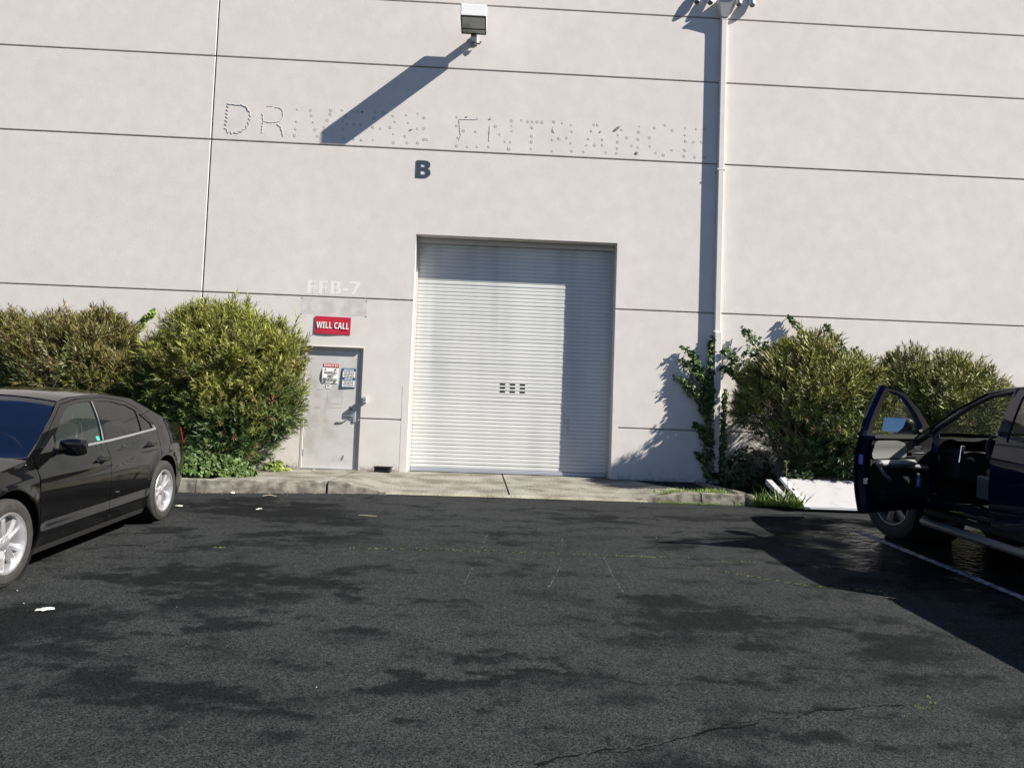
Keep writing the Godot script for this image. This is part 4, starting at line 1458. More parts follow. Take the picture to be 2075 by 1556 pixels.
func ivy(label: String, paths: Array, size: float, density: float, col_a: Color, col_b: Color, flatness := 0.05) -> void:
	var root := thing("ivy", label, "ivy", Transform3D(Basis(), paths[0][0]))
	var o: Vector3 = paths[0][0]
	var st := MB.new()
	var pl := [[], []]
	var cl := [[], []]
	for p in paths:
		var rel := []
		for q in p:
			if q is Vector3:
				rel.append(q - o)
		st.tube(rel, [0.007, 0.004], 4, false)
		var w: float = p[p.size() - 1]
		for i in rel.size() - 1:
			var a: Vector3 = rel[i]
			var b: Vector3 = rel[i + 1]
			var m := maxi(1, int(a.distance_to(b) * density))
			for t in m:
				var f := (i + float(t) / m) / (rel.size() - 1)
				var ww := w * (1.0 - 0.75 * f)
				var at := a.lerp(b, (t + rng.randf()) / m) + Vector3(rng.randf_range(-1, 1) * ww, rng.randf_range(-1, 1) * ww, rng.randf_range(0, flatness + ww * 0.5))
				var y := Vector3(rng.randf_range(-0.6, 0.6), rng.randf_range(-0.2, 0.8), 1.0)
				var k := rng.randi() % 2
				pl[k].append(Transform3D(aim(y, rng.randf() * TAU, rng.randf_range(0.7, 1.2) * size), at))
				var c := col_a.lerp(col_b, rng.randf()) * rng.randf_range(0.75, 1.25)
				c.a = 1.0
				cl[k].append(c)
	put("stem", st, M.bark, root)
	for k in 2:
		stuff(scatter("leaves", ivies[k], pl[k], cl[k], M.ivy, root))

func plants() -> void:
	for k in 3:
		twigs.append(make_twig(40 + k, 15, 0.17, 0.08 + 0.012 * k, 0.0125, 0.85))
	twigs.append(make_twig(47, 7, 0.15, 0.105, 0.022, 1.1))
	for k in 2:
		ivies.append(make_ivy_spray(60 + k, 5, 0.052, 0.05))
	var olive := Color(0.18, 0.19, 0.026)
	var green := Color(0.04, 0.085, 0.022)
	var brown := Color(0.15, 0.10, 0.045)
	# left of the metal door
	shrub("big rounded olive green shrub between the sedan and the metal door",
		[[-4.2, 2.5, 1.35, 1.08, 0.85, 0.95], [-4.15, 1.75, 1.5, 0.95, 0.75, 0.9], [-4.15, 3.15, 1.2, 0.42, 0.42, 0.5], [-4.75, 3.0, 1.2, 0.42, 0.42, 0.5], [-3.5, 2.75, 1.25, 0.5, 0.5, 0.6], [-3.35, 2.15, 1.5, 0.42, 0.6, 0.55], [-4.9, 2.2, 1.4, 0.55, 0.7, 0.8], [-4.3, 1.2, 1.6, 0.75, 0.4, 0.7]],
		Vector3(-4.2, 0.75, 1.2), 6400, [green, olive, brown], 0.06)
	shrub("brownish green shrub behind the black sedan beside the big rounded shrub",
		[[-6.5, 2.35, 1.3, 0.95, 0.85, 0.95], [-6.2, 2.9, 1.2, 0.45, 0.4, 0.5], [-7.0, 2.75, 1.2, 0.45, 0.42, 0.5], [-5.9, 2.2, 1.3, 0.5, 0.65, 0.7], [-6.4, 1.5, 1.5, 0.9, 0.6, 0.8]],
		Vector3(-6.4, 0.75, 1.2), 4600, [green * 0.8, olive.lerp(brown, 0.35) * 0.75, brown * 0.8], 0.3)
	shrub("brownish green shrub at the left edge behind the black sedan roof",
		[[-8.2, 2.3, 1.3, 1.0, 0.85, 0.95], [-7.5, 2.8, 1.2, 0.4, 0.45, 0.5], [-8.3, 2.75, 1.2, 0.55, 0.4, 0.5], [-8.1, 1.5, 1.5, 0.9, 0.6, 0.8], [-9.4, 2.3, 1.3, 0.8, 0.8, 0.9]],
		Vector3(-8.2, 0.75, 1.2), 4400, [green * 0.8, olive.lerp(brown, 0.3) * 0.75, brown * 0.8], 0.28)
	# right of the downpipe
	shrub("big olive green shrub with bare twigs behind the white panel",
		[[5.3, 2.35, 1.25, 0.95, 0.85, 0.9], [5.35, 3.0, 1.15, 0.5, 0.38, 0.5], [5.9, 2.6, 1.2, 0.55, 0.6, 0.6], [5.75, 1.7, 1.4, 0.8, 0.7, 0.75], [4.75, 2.3, 1.1, 0.45, 0.55, 0.5], [6.3, 1.9, 1.2, 0.55, 0.7, 0.7]],
		Vector3(5.4, 0.72, 1.0), 5000, [green, olive, brown], 0.1, [4.8, 1.7, 1.35, 0.42, 0.5, 0.5, 260])
	shrub("olive green shrub behind the open door and cab of the blue pickup",
		[[7.6, 2.3, 1.2, 0.95, 0.75, 0.9], [7.1, 2.85, 1.1, 0.36, 0.4, 0.45], [7.75, 2.8, 1.1, 0.33, 0.4, 0.45], [8.25, 2.55, 1.1, 0.4, 0.45, 0.5], [7.5, 1.5, 1.4, 0.9, 0.65, 0.8], [6.75, 2.35, 1.1, 0.4, 0.45, 0.5], [8.5, 2.1, 1.1, 0.4, 0.5, 0.5]],
		Vector3(7.6, 0.72, 1.0), 5200, [green, olive, brown], 0.08)
	# ivy
	var ia := Color(0.028, 0.06, 0.018)
	var ib := Color(0.085, 0.14, 0.03)
	ivy("ivy climbing the downpipe with sprays reaching left over the wall", [
		[Vector3(4.10, 0.85, 0.06), Vector3(4.06, 1.3, 0.08), Vector3(4.04, 1.8, 0.09), Vector3(4.06, 2.3, 0.09), Vector3(4.08, 2.8, 0.07), Vector3(4.095, 3.1, 0.05), Vector3(4.1, 3.4, 0.04), 0.10],
		[Vector3(4.02, 2.35, 0.08), Vector3(3.92, 2.75, 0.08), Vector3(3.75, 3.05, 0.06), Vector3(3.56, 3.2, 0.05), 0.10],
		[Vector3(4.02, 2.2, 0.08), Vector3(3.88, 2.6, 0.08), Vector3(3.72, 2.85, 0.06), Vector3(3.54, 2.96, 0.05), 0.10],
		[Vector3(4.02, 2.0, 0.08), Vector3(3.86, 2.35, 0.08), Vector3(3.68, 2.56, 0.06), Vector3(3.46, 2.65, 0.05), 0.085],
		[Vector3(4.02, 1.95, 0.08), Vector3(3.9, 2.25, 0.08), Vector3(3.75, 2.40, 0.06), Vector3(3.6, 2.47, 0.05), 0.09],
		[Vector3(4.02, 1.5, 0.08), Vector3(3.92, 1.75, 0.06), Vector3(3.8, 1.84, 0.05), 0.05],
		[Vector3(4.02, 1.1, 0.08), Vector3(3.92, 1.25, 0.06), Vector3(3.84, 1.32, 0.05), 0.05],
		[Vector3(4.29, 0.9, 0.08), Vector3(4.31, 1.5, 0.08), Vector3(4.32, 2.0, 0.08), Vector3(4.36, 2.45, 0.07), 0.06]], 1.0, 75.0, ia, ib)
	ivy("ivy fringe climbing the wall over the left flank of the right shrub", [
		[Vector3(4.75, 2.5, 0.5), Vector3(4.7, 3.0, 0.35), Vector3(4.85, 3.35, 0.15), Vector3(4.66, 3.56, 0.06), 0.2],
		[Vector3(4.7, 2.3, 0.5), Vector3(4.55, 2.75, 0.3), Vector3(4.42, 3.05, 0.15), Vector3(4.3, 3.2, 0.06), 0.2],
		[Vector3(4.6, 2.5, 0.4), Vector3(4.45, 2.75, 0.2), Vector3(4.3, 2.85, 0.1), Vector3(4.2, 2.83, 0.06), 0.06],
		[Vector3(4.9, 2.6, 0.6), Vector3(4.95, 3.0, 0.4), Vector3(5.0, 3.3, 0.3), 0.2]], 1.0, 80.0, ia, ib)
	ivy("long ivy runner climbing highest up the wall above the right shrub", [
		[Vector3(6.1, 3.1, 0.3), Vector3(5.9, 3.35, 0.12), Vector3(5.7, 3.6, 0.07), Vector3(5.49, 3.85, 0.05), 0.07]], 1.0, 80.0, ia, ib)
	ivy("ivy runner on the wall above the right end of the right shrub", [
		[Vector3(6.5, 2.8, 0.3), Vector3(6.45, 3.2, 0.12), Vector3(6.3, 3.5, 0.07), Vector3(6.2, 3.72, 0.05), 0.12],
		[Vector3(6.7, 2.7, 0.3), Vector3(6.8, 3.0, 0.12), Vector3(6.72, 3.3, 0.06), 0.08]], 1.0, 85.0, ia, ib)
	ivy("ivy runner on the wall between the two left shrubs", [
		[Vector3(-6.25, 2.95, 0.2), Vector3(-6.1, 3.15, 0.1), Vector3(-5.97, 3.35, 0.06), Vector3(-5.85, 3.47, 0.05), 0.07]], 1.1, 100.0, ib, Color(0.2, 0.26, 0.05))
	ivy_mound("mound of ivy at the kerb under the big rounded shrub", Vector3(-4.5, 0.78, 2.1), Vector3(1.15, 0.42, 0.62), 1500, ia, ib)
	ivy_mound("small bright ivy tuft on the pavement beside the metal door", Vector3(-3.42, 0.79, 0.75), Vector3(0.22, 0.16, 0.25), 90, ib, Color(0.22, 0.27, 0.05))
	ivy_mound("ivy tangle in the shade at the foot of the downpipe", Vector3(4.65, 0.72, 0.5), Vector3(0.5, 0.75, 0.45), 420, Color(0.03, 0.05, 0.015), ia)  # leaf colours darker than the other ivy, shade put into them
	ivy_mound("ivy growing over the back edge of the white panel", Vector3(5.0, 0.98, 1.85), Vector3(0.28, 0.2, 0.2), 130, ia, ib)
	# fallen hanging twigs beside the metal door
	var hang := thing("hanging_twigs", "thin bare twigs hanging below the big rounded shrub beside the metal door", "twigs", Transform3D(Basis(), Vector3(-3.6, 1.5, 1.3)))
	var tw := MB.new()
	for i in 22:
		var a := Vector3(rng.randf_range(-0.4, 0.3), rng.randf_range(-0.1, 0.3), rng.randf_range(-0.4, 0.4))
		var b := a + Vector3(rng.randf_range(-0.1, 0.25), rng.randf_range(-0.35, -0.1), rng.randf_range(-0.1, 0.1))
		tw.tube([a, a.lerp(b, 0.5) + Vector3(0.03, 0.0, 0), b], [0.005, 0.004, 0.002], 3, false)
	stuff(put("twigs", tw, M.bark, hang))
	# grass
	var blade := MB.new()
	for i in 7:
		var a := i * 0.9
		var d := Vector3(cos(a) * 0.4, 1, sin(a) * 0.4).normalized()
		leaf_blade(blade, Vector3(cos(a), 0, sin(a)) * 0.012, d, d.cross(Vector3.UP).normalized(), 0.075 + 0.01 * (i % 3), 0.0075, 0.02, Color.WHITE)
	var tuft := blade.done()
	var ga := Color(0.11, 0.19, 0.028)
	var gb := Color(0.19, 0.25, 0.055)
	grass("grass_patch", "bright grass growing in the bed inside the short kerb", tuft, [[2.95, 2.3, 0.35, 0.10, 70], [3.35, 2.15, 0.45, 0.2, 150], [3.62, 2.05, 0.25, 0.3, 110]], 0.735, 1.0, ga, gb)
	grass("grass_fringe", "weedy grass fringe along the foot of the right kerb", tuft, [[3.3, 2.6, 0.45, 0.035, 60], [2.75, 2.58, 0.2, 0.03, 40], [3.95, 2.57, 0.2, 0.05, 30]], -1.0, 0.55, ga, gb)
	grass("grass_clump", "long grass clump at the corner of the white panel", tuft, [[4.42, 2.72, 0.14, 0.2, 60], [4.2, 2.6, 0.2, 0.15, 60], [4.5, 2.9, 0.08, 0.06, 34]], 0.66, 1.5, Color(0.06, 0.11, 0.02), Color(0.19, 0.27, 0.04))
	grass("grass_clump", "few long arching grass blades left of the white beam", tuft, [[4.3, 2.62, 0.25, 0.2, 22], [4.5, 2.85, 0.08, 0.08, 8]], 0.66, 2.6, Color(0.05, 0.10, 0.02), Color(0.15, 0.22, 0.04))
	grass("moss_line", "thin line of grass and moss in the far asphalt seam", tuft, [[-0.9, 6.1, 0.35, 0.012, 40], [-0.3, 6.07, 0.3, 0.012, 24], [1.1, 6.08, 1.0, 0.012, 60], [1.5, 6.1, 0.45, 0.015, 70], [0.1, 6.03, 0.7, 0.01, 24], [-2.45, 6.25, 0.06, 0.01, 16], [2.6, 6.18, 0.25, 0.01, 18]], -1.0, 0.17, ga, Color(0.24, 0.26, 0.07))
	var ml := []
	var path := [Vector2(2.0, 6.42), Vector2(2.48, 6.75), Vector2(2.9, 7.02), Vector2(3.5, 7.16), Vector2(3.42, 7.5)]
	for i in 4:
		for t in 6:
			var p: Vector2 = path[i].lerp(path[i + 1], t / 6.0)
			ml.append([p.x, p.y, 0.04, 0.012, 12 if i in [1, 2] else 5])
	grass("moss_line", "thin line of grass and moss in the asphalt seam running to the pickup's shadow", tuft, ml, -1.0, 0.15, ga, Color(0.26, 0.28, 0.08))
	grass("moss_line", "short curl of moss in the nearest asphalt crack", tuft, [[2.57, 9.4, 0.02, 0.02, 14], [2.55, 9.48, 0.025, 0.02, 12], [2.44, 9.55, 0.04, 0.02, 18], [2.3, 9.67, 0.03, 0.015, 8]], -1.0, 0.16, ga, Color(0.2, 0.22, 0.06))
	grass("moss_line", "thin line of grass and moss along the gutter before the roller door", tuft, [[0.2, 2.585, 1.2, 0.012, 130], [1.6, 2.565, 0.9, 0.015, 150], [-0.8, 2.6, 0.4, 0.01, 25]], -1.0, 0.2, gb, Color(0.30, 0.33, 0.08))
	# the tall weed in front of the panel
	var w := thing("tall_weed", "tall single stemmed weed in front of the white panel", "weed", Transform3D(Basis(), Vector3(4.5, 0.66, 2.6)))
	var ws := MB.new()
	ws.tube([Vector3(0, 0, 0), Vector3(0.02, 0.2, 0), Vector3(-0.02, 0.42, 0.0), Vector3(-0.03, 0.66, 0)], [0.009, 0.008, 0.006, 0.004], 5)
	for q in [[0.0, 0.15, 0.16, 0.12], [0.0, 0.2, 0.1, 0.14], [-0.01, 0.3, -0.08, 0.07], [-0.02, 0.36, 0.08, 0.06]]:
		ws.tube([Vector3(q[0], q[1], 0), Vector3(q[0] + q[2] * 0.6, q[1] + q[3] * 0.5, 0.02), Vector3(q[0] + q[2], q[1] + q[3], 0.02)], [0.005, 0.003], 4)
	put("stalk", ws, mat(0.16, 0.15, 0.08, 0.8), w)
	var wl := MB.new()
	for i in 26:
		var y := rng.randf_range(0.25, 0.68)
		var a := rng.randf() * TAU
		var d := Vector3(cos(a), 0.4, sin(a)).normalized()
		leaf_blade(wl, Vector3(-0.03 * y, y, 0), d, d.cross(Vector3.UP).normalized(), 0.05 if y > 0.55 else 0.085, 0.024, 0.02, Color(0.12, 0.17, 0.06) if y < 0.6 else Color(0.3, 0.3, 0.12))
	put("leaves", wl, M.grass, w)

func ivy_mound(label: String, c: Vector3, r: Vector3, count: int, ca: Color, cb: Color) -> void:
	var root := thing("ivy_mound", label, "ivy", Transform3D(Basis(), c))
	var st := MB.new()
	for i in 10:
		var a := rng.randf() * TAU
		st.tube([Vector3.ZERO, Vector3(cos(a) * r.x * 0.5, r.y * 0.5, sin(a) * r.z * 0.5), Vector3(cos(a) * r.x * 0.85, r.y * 0.3, sin(a) * r.z * 0.85)], [0.008, 0.004], 4, false)
	put("stem", st, M.bark, root)
	var pl := [[], []]
	var cl := [[], []]
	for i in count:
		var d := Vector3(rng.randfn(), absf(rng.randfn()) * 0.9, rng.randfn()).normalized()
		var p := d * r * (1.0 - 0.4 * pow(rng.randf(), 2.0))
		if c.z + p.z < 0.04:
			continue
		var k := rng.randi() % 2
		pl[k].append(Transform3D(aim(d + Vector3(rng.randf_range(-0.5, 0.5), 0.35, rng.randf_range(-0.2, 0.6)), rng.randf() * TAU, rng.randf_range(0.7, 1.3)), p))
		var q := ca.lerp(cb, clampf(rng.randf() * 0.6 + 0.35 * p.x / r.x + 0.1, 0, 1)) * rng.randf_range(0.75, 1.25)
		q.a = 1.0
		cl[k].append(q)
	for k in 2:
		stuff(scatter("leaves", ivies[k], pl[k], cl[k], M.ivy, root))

func grass(called: String, label: String, tuft: ArrayMesh, beds: Array, level: float, size: float, ca: Color, cb: Color) -> void:
	var pl := []
	var cl := []
	for b in beds:
		for i in b[4]:
			var x: float = b[0] + clampf(rng.randfn(0, 0.5), -1.0, 1.0) * b[2]
			var z: float = b[1] + clampf(rng.randfn(0, 0.5), -1.0, 1.0) * b[3]
			var y := level if level > 0.0 else gy(z)
			pl.append(Transform3D(aim(Vector3(rng.randf_range(-0.5, 0.5), 1, rng.randf_range(-0.5, 0.5)), rng.randf() * TAU, size * rng.randf_range(0.5, 1.4)), Vector3(x, y - 0.003, z)))
			var c := ca.lerp(cb, rng.randf())
			c.a = 1.0
			cl.append(c)
	var o := scatter(called, tuft, pl, cl, M.grass, self)
	tag(o, label, "moss" if called == "moss_line" else "grass")
	stuff(o)

# ---------------------------------------------------------------- loose things
func small_things() -> void:
	# white door panel lying tilted against the bed, its left edge strip, and what lies beside it
	var tilt := atan2(1.0 - 0.655, 0.92)
	var s := thing("door_panel", "large white flat panel lying tilted on the ground beside the pickup", "panel", Transform3D(Basis(Vector3.UP, -0.01) * Basis(Vector3.RIGHT, tilt), Vector3(4.6, 0.665, 2.93)))
	var mb := MB.new()
	mb.box(Vector3(1.09, 0.0, -0.49), Vector3(1.98, 0.035, 0.96), 0.004)
	put("sheet", mb, M.panel_white, s)
	mb = MB.new()
	mb.box(Vector3(0.05, 0.006, -0.5), Vector3(0.09, 0.05, 1.0), 0.006)
	put("edge_strip", mb, M.white, s)  # paler white than the sheet stands for the strip's different lighting
	mb = MB.new()
	mb.box(Vector3(1.08, -0.004, 0.006), Vector3(1.98, 0.024, 0.02), 0.003)
	put("edge_rail", mb, M.galv, s)
	mb = MB.new()
	mb.box(Vector3(0.06, 0.032, -0.56), Vector3(0.04, 0.003, 0.085), 0.001)
	put("lock_hole", mb, M.black, s)
	s = thing("white_beam", "short white boxed beam lying left of the white panel", "beam", Transform3D(Basis(Vector3.UP, 0.03) * Basis(Vector3.RIGHT, 0.33), Vector3(4.42, 0.73, 2.66)))
	mb = MB.new()
	mb.box(Vector3(0.05, 0.0, -0.36), Vector3(0.095, 0.075, 0.72), 0.005)
	put("beam", mb, M.panel_white, s)
	s = thing("wood_plank", "weathered wooden plank lying behind the white panel", "plank", Transform3D(Basis(Vector3.UP, -0.02), Vector3(5.95, 1.03, 1.88)))
	mb = MB.new()
	mb.box(Vector3(0, 0, 0), Vector3(1.5, 0.045, 0.15), 0.006, Basis(Vector3.RIGHT, 0.3))
	put("board", mb, M.wood, s)
	# rubble that the panel leans on
	s = thing("rubble", "broken concrete block under the white panel", "rubble", Transform3D(Basis(), Vector3(5.2, 0.70, 2.0)))
	mb = MB.new()
	mb.box(Vector3(0, 0.1, 0), Vector3(1.3, 0.2, 0.3), 0.03, Basis(Vector3.UP, 0.1))
	put("block", mb, M.kerb, s)
	# black tray by the wall
	s = thing("black_tray", "shallow black plastic box on the pavement beside the roller door", "tray", Transform3D(Basis(Vector3.UP, -0.06), Vector3(-1.715, 0.79, 0.17)))
	mb = MB.new()
	mb.box(Vector3(0, 0.006, 0), Vector3(0.26, 0.012, 0.17), 0.003)
	for q in [[0, 0.087, 0.27, 0.012], [0, -0.087, 0.27, 0.012]]:
		mb.box(Vector3(q[0], 0.05, q[1]), Vector3(q[2], 0.09, q[3]), 0.004)
	for x in [-0.135, 0.135]:
		mb.box(Vector3(x, 0.05, 0), Vector3(0.012, 0.09, 0.165), 0.004)
	put("tub", mb, M.trim, s)
	mb = MB.new()
	mb.box(Vector3(0, 0.088, 0.1), Vector3(0.31, 0.014, 0.026), 0.004)
	mb.box(Vector3(0, 0.088, -0.1), Vector3(0.31, 0.014, 0.026), 0.004)
	mb.box(Vector3(-0.15, 0.088, 0), Vector3(0.026, 0.013, 0.17), 0.004)
	mb.box(Vector3(0.15, 0.088, 0), Vector3(0.026, 0.013, 0.17), 0.004)
	put("rim", mb, M.trim, s)
	# litter
	var bits := [[-3.68, 4.13, 0.055, "crumpled white scrap beside the sedan's rear wheel"], [-2.69, 4.16, 0.045, "white scrap on the asphalt before the metal door"], [-2.94, 8.28, 0.052, "white crumpled scrap nearest the camera left of the yard"], [-2.85, 0.45, 0.05, "tiny white scrap on the pavement before the metal door"]]
	for b in bits:
		var o := thing("paper_scrap", b[3], "litter", Transform3D(Basis(Vector3.UP, rng.randf() * TAU), Vector3(b[0], (gy(b[1]) if b[1] > 2.5 else 0.79) + 0.004, b[1])))
		mb = MB.new()
		var r: float = b[2]
		var f := FastNoiseLite.new()
		f.seed = int(b[0] * 100)
		f.frequency = 1.5
		mb.grid(func(u, v):
			var a: float = u * TAU
			var q: float = v * r * (0.8 + 0.5 * f.get_noise_1d(u * 3.0 if u < 0.5 else (1.0 - u) * 3.0))
			return Vector3(cos(a) * q * 1.3, 0.012 * (1.0 - v) + 0.012 * (0.5 + f.get_noise_2d(cos(a) * 4, v * 3 + sin(a) * 4)), sin(a) * q * 0.8), 14, 4, Vector3.UP)
		put("scrap", mb, M.paper, o)
	var st := thing("stick", "short pale stick on the asphalt left of the roller door", "stick", Transform3D(Basis(), Vector3(-1.33, gy(4.37) + 0.008, 4.37)))
	mb = MB.new()
	mb.tube([Vector3(-0.12, 0, -0.03), Vector3(-0.02, 0.004, 0.02), Vector3(0.1, 0, 0.03)], [0.005, 0.006, 0.003], 6)
	put("twig", mb, mat(0.35, 0.3, 0.22, 0.8), st)
	var pb := thing("pebble", "round pale pebble in the gutter behind the sedan", "pebble", Transform3D(Basis(), Vector3(-3.38, gy(3.05), 3.05)))
	mb = MB.new()
	mb.lathe([Vector2(0, 0), Vector2(0.004, 0.02), Vector2(0.018, 0.03), Vector2(0.034, 0.022), Vector2(0.04, 0)], 12)
	put("stone", mb, mat(0.5, 0.48, 0.4, 0.8), pb)
	var lf := thing("cardboard_scrap", "flat tan scrap in the gutter below the left kerb", "litter", Transform3D(Basis(Vector3.UP, 0.3), Vector3(-2.85, gy(3.1) + 0.006, 3.1)))
	mb = MB.new()
	mb.grid(func(u, v): return Vector3((u - 0.5) * 0.2, 0.012 * sin(u * 4.0), (v - 0.5) * 0.09 * (1.0 - 0.5 * u)), 6, 3, Vector3.UP)
	put("scrap", mb, mat(0.3, 0.25, 0.19, 0.9), lf)
	# grit along the gutter and over the asphalt
	var chips := MB.new()
	for i in 170:
		var x := rng.randf_range(-4.2, 4.4)
		var z := rng.randf_range(2.7, 11.0)
		if i < 160:
			z = kerb_z(x) + 0.02 + absf(rng.randfn(0, 0.06))
			if x > -1.3 and x < 2.3:
				continue
		var q := rng.randf_range(0.003, 0.0075)
		chips.col = Color(1, 1, 1) * rng.randf_range(0.08, 0.4)
		chips.box(Vector3(x, gy(z) + q * 0.3, z), Vector3(q * 1.4, q * 0.8, q), q * 0.2, Basis(Vector3.UP, rng.randf() * TAU))
	var gm := mat(1, 0.96, 0.88, 0.9)
	gm.vertex_color_use_as_albedo = true
	var gr := put("grit", chips, gm)
	tag(gr, "pale grit and stone chips strewn over the asphalt", "grit")
	stuff(gr)
	# white scrape lines left on the asphalt
	var sm := mat(0.07, 0.07, 0.07, 0.9)
	for k in [[0.92, 5.29, 0.76, 6.63, 0.6, 7.31], [0.1, 5.2, -0.05, 6.8, -0.1, 7.3], [1.25, 5.9, 1.2, 6.9, 1.2, 7.4]]:
		mb = MB.new()
		var pts := []
		for t in 40:
			var f := t / 39.0
			var a := Vector2(k[0], k[1]).lerp(Vector2(k[2], k[3]), minf(f * 2, 1)) if f < 0.5 else Vector2(k[2], k[3]).lerp(Vector2(k[4], k[5]), f * 2 - 1)
			pts.append(a + Vector2(rng.randf_range(-0.006, 0.006), 0))
		for t in 39:
			if rng.randf() < 0.45:
				continue
			var w := rng.randf_range(0.001, 0.004)
			var p: Vector2 = pts[t]
			var q: Vector2 = pts[t + 1]
			mb.quad(Vector3(p.x - w, gy(p.y) + 0.003, p.y), Vector3(p.x + w, gy(p.y) + 0.003, p.y), Vector3(q.x + w, gy(q.y) + 0.003, q.y), Vector3(q.x - w, gy(q.y) + 0.003, q.y), Vector3.UP)
		struct(put("asphalt_scrape", mb, sm))

# ---------------------------------------------------------------- vehicles
# In both, z points forward, x to the vehicle's left, y up from the road; panels are cut in side view and bent to the body.
func on_ground(x: float, z: float, turn: float) -> Transform3D:
	return Transform3D(Basis(Vector3.RIGHT, atan(SLOPE)) * Basis(Vector3.UP, turn), Vector3(x, gy(z), z))

func wheel(parent: Node, at: Vector3, side: float, r: float, rim: float, w: float, alloy: Material, spokes: int, split: bool, steer := 0.0) -> void:
	# the wheel's axis is local y, turned to point outward
	var root := part("wheel", parent, Transform3D(Basis(Vector3.UP, steer) * Basis(Vector3.BACK, -PI / 2 * side), at))
	var h := w * 0.5
	var ty := MB.new()
	ty.lathe([Vector2(-h * 0.75, rim * 0.98), Vector2(-h * 0.98, rim + 0.02), Vector2(-h * 1.04, lerpf(rim, r, 0.5)), Vector2(-h * 0.93, r - 0.018), Vector2(-h * 0.78, r - 0.003), Vector2(-h * 0.4, r),
		Vector2(h * 0.4, r), Vector2(h * 0.78, r - 0.003), Vector2(h * 0.9, r - 0.014), Vector2(h * 0.97, r - 0.035), Vector2(h * 1.03, lerpf(rim, r, 0.5)), Vector2(h * 1.0, rim + 0.028), Vector2(h * 0.93, rim + 0.01), Vector2(h * 0.8, rim - 0.004)], 56)
	ty.lathe([Vector2(h * 1.035, lerpf(rim, r, 0.5) + 0.012), Vector2(h * 1.045, lerpf(rim, r, 0.5) + 0.006), Vector2(h * 1.035, lerpf(rim, r, 0.5))], 56)
	put("tyre", ty, M.tyre, root)
	for g in [-0.45, -0.15, 0.15, 0.45]:
		var gr := MB.new()
		gr.lathe([Vector2(h * g - 0.004, r + 0.0006), Vector2(h * g + 0.004, r + 0.0006)], 56)
		put("tread_groove", gr, M.black, root)
	var rm := MB.new()
	rm.lathe([Vector2(h * 0.82, rim - 0.012), Vector2(h * 0.95, rim - 0.006), Vector2(h * 0.97, rim + 0.006), Vector2(h * 0.9, rim + 0.011), Vector2(h * 0.8, rim + 0.004)], 56)
	rm.lathe([Vector2(h * 0.95, rim - 0.008), Vector2(h * 0.6, rim - 0.02), Vector2(-h * 0.5, rim - 0.03)], 56)
	put("rim", rm, alloy, root)
	var face := h * 0.72
	var sp := MB.new()
	var r0 := rim * 0.22
	var r1 := rim - 0.008
	for i in spokes:
		var a := TAU * i / spokes + 0.3
		var ways: Array = [[-1.0, -0.36], [1.0, 0.36]] if split else [[0.0, 0.0]]
		for k in ways:
			# a spoke: four stations of (radius, offset, half width, height of the crown)
			var ring := []
			for s in [[r0, 0.012, 0.020, face * 1.02], [rim * 0.5, 0.024, 0.021, face * 1.06], [rim * 0.78, 0.040, 0.024, face * 1.04], [r1, 0.058, 0.032, face * 0.98]]:
				var rad: float = s[0]
				var off: float = s[1] * k[0] * rim / 0.2
				var hw: float = s[2] * (rim / 0.2) * (1.0 if split else 1.5)
				var c := Vector2(rad, off).rotated(a)
				var d := Vector2(0, 1).rotated(a)
				var pl: Vector2 = c - d * hw
				var pr: Vector2 = c + d * hw
				var pc: Vector2 = c - d * (hw * 0.3 * k[0])
				ring.append([Vector3(pl.x, s[3] - 0.012, pl.y), Vector3(pc.x, s[3], pc.y), Vector3(pr.x, s[3] - 0.012, pr.y), Vector3(pl.x, s[3] - 0.05, pl.y), Vector3(pr.x, s[3] - 0.05, pr.y)])
			for j in 3:
				var p: Array = ring[j]
				var q: Array = ring[j + 1]
				var lat := Vector3(Vector2(0, 1).rotated(a).x, 0, Vector2(0, 1).rotated(a).y)
				sp.quad(p[0], p[1], q[1], q[0], Vector3.UP)
				sp.quad(p[1], p[2], q[2], q[1], Vector3.UP)
				sp.quad(p[0], p[3], q[3], q[0], -lat)
				sp.quad(p[2], p[4], q[4], q[2], lat)
				sp.quad(p[3], p[4], q[4], q[3], Vector3.DOWN)
	sp.lathe([Vector2(face * 0.55, r0 * 1.25), Vector2(face * 0.98, r0 * 1.22), Vector2(face * 1.06, r0 * 1.0), Vector2(face * 1.06, 0)], 24)
	put("spokes", sp, alloy, root)
	var hub := MB.new()
	hub.lathe([Vector2(face, r0 * 0.7), Vector2(face * 1.1, r0 * 0.68), Vector2(face * 1.13, r0 * 0.55), Vector2(face * 1.13, 0)], 20)
	put("hub_cap", hub, M.alloy_dark if not split else alloy, root)
	for i in 5:
		var a := TAU * (i + 0.5) / 5 + 0.3
		var nt := MB.new()
		nt.lathe([Vector2(face * 0.9, 0.010), Vector2(face * 1.05, 0.009), Vector2(face * 1.05, 0)], 6, Basis(), Vector3(cos(a) * r0 * 0.97, 0, sin(a) * r0 * 0.97))
		put("wheel_nut", nt, M.alloy_dark, root)
	var dk := MB.new()
	dk.lathe([Vector2(-h * 0.3, rim - 0.03), Vector2(-h * 0.3, 0)], 28)
	dk.lathe([Vector2(-h * 0.2, rim * 0.72), Vector2(h * 0.02, rim * 0.72), Vector2(h * 0.02, 0)], 28)
	put("brake_disc", dk, M.alloy_dark, root)

func mirrored(f: Callable) -> Callable:
	return func(p): return f.call(p) * Vector3(-1, 1, 1)

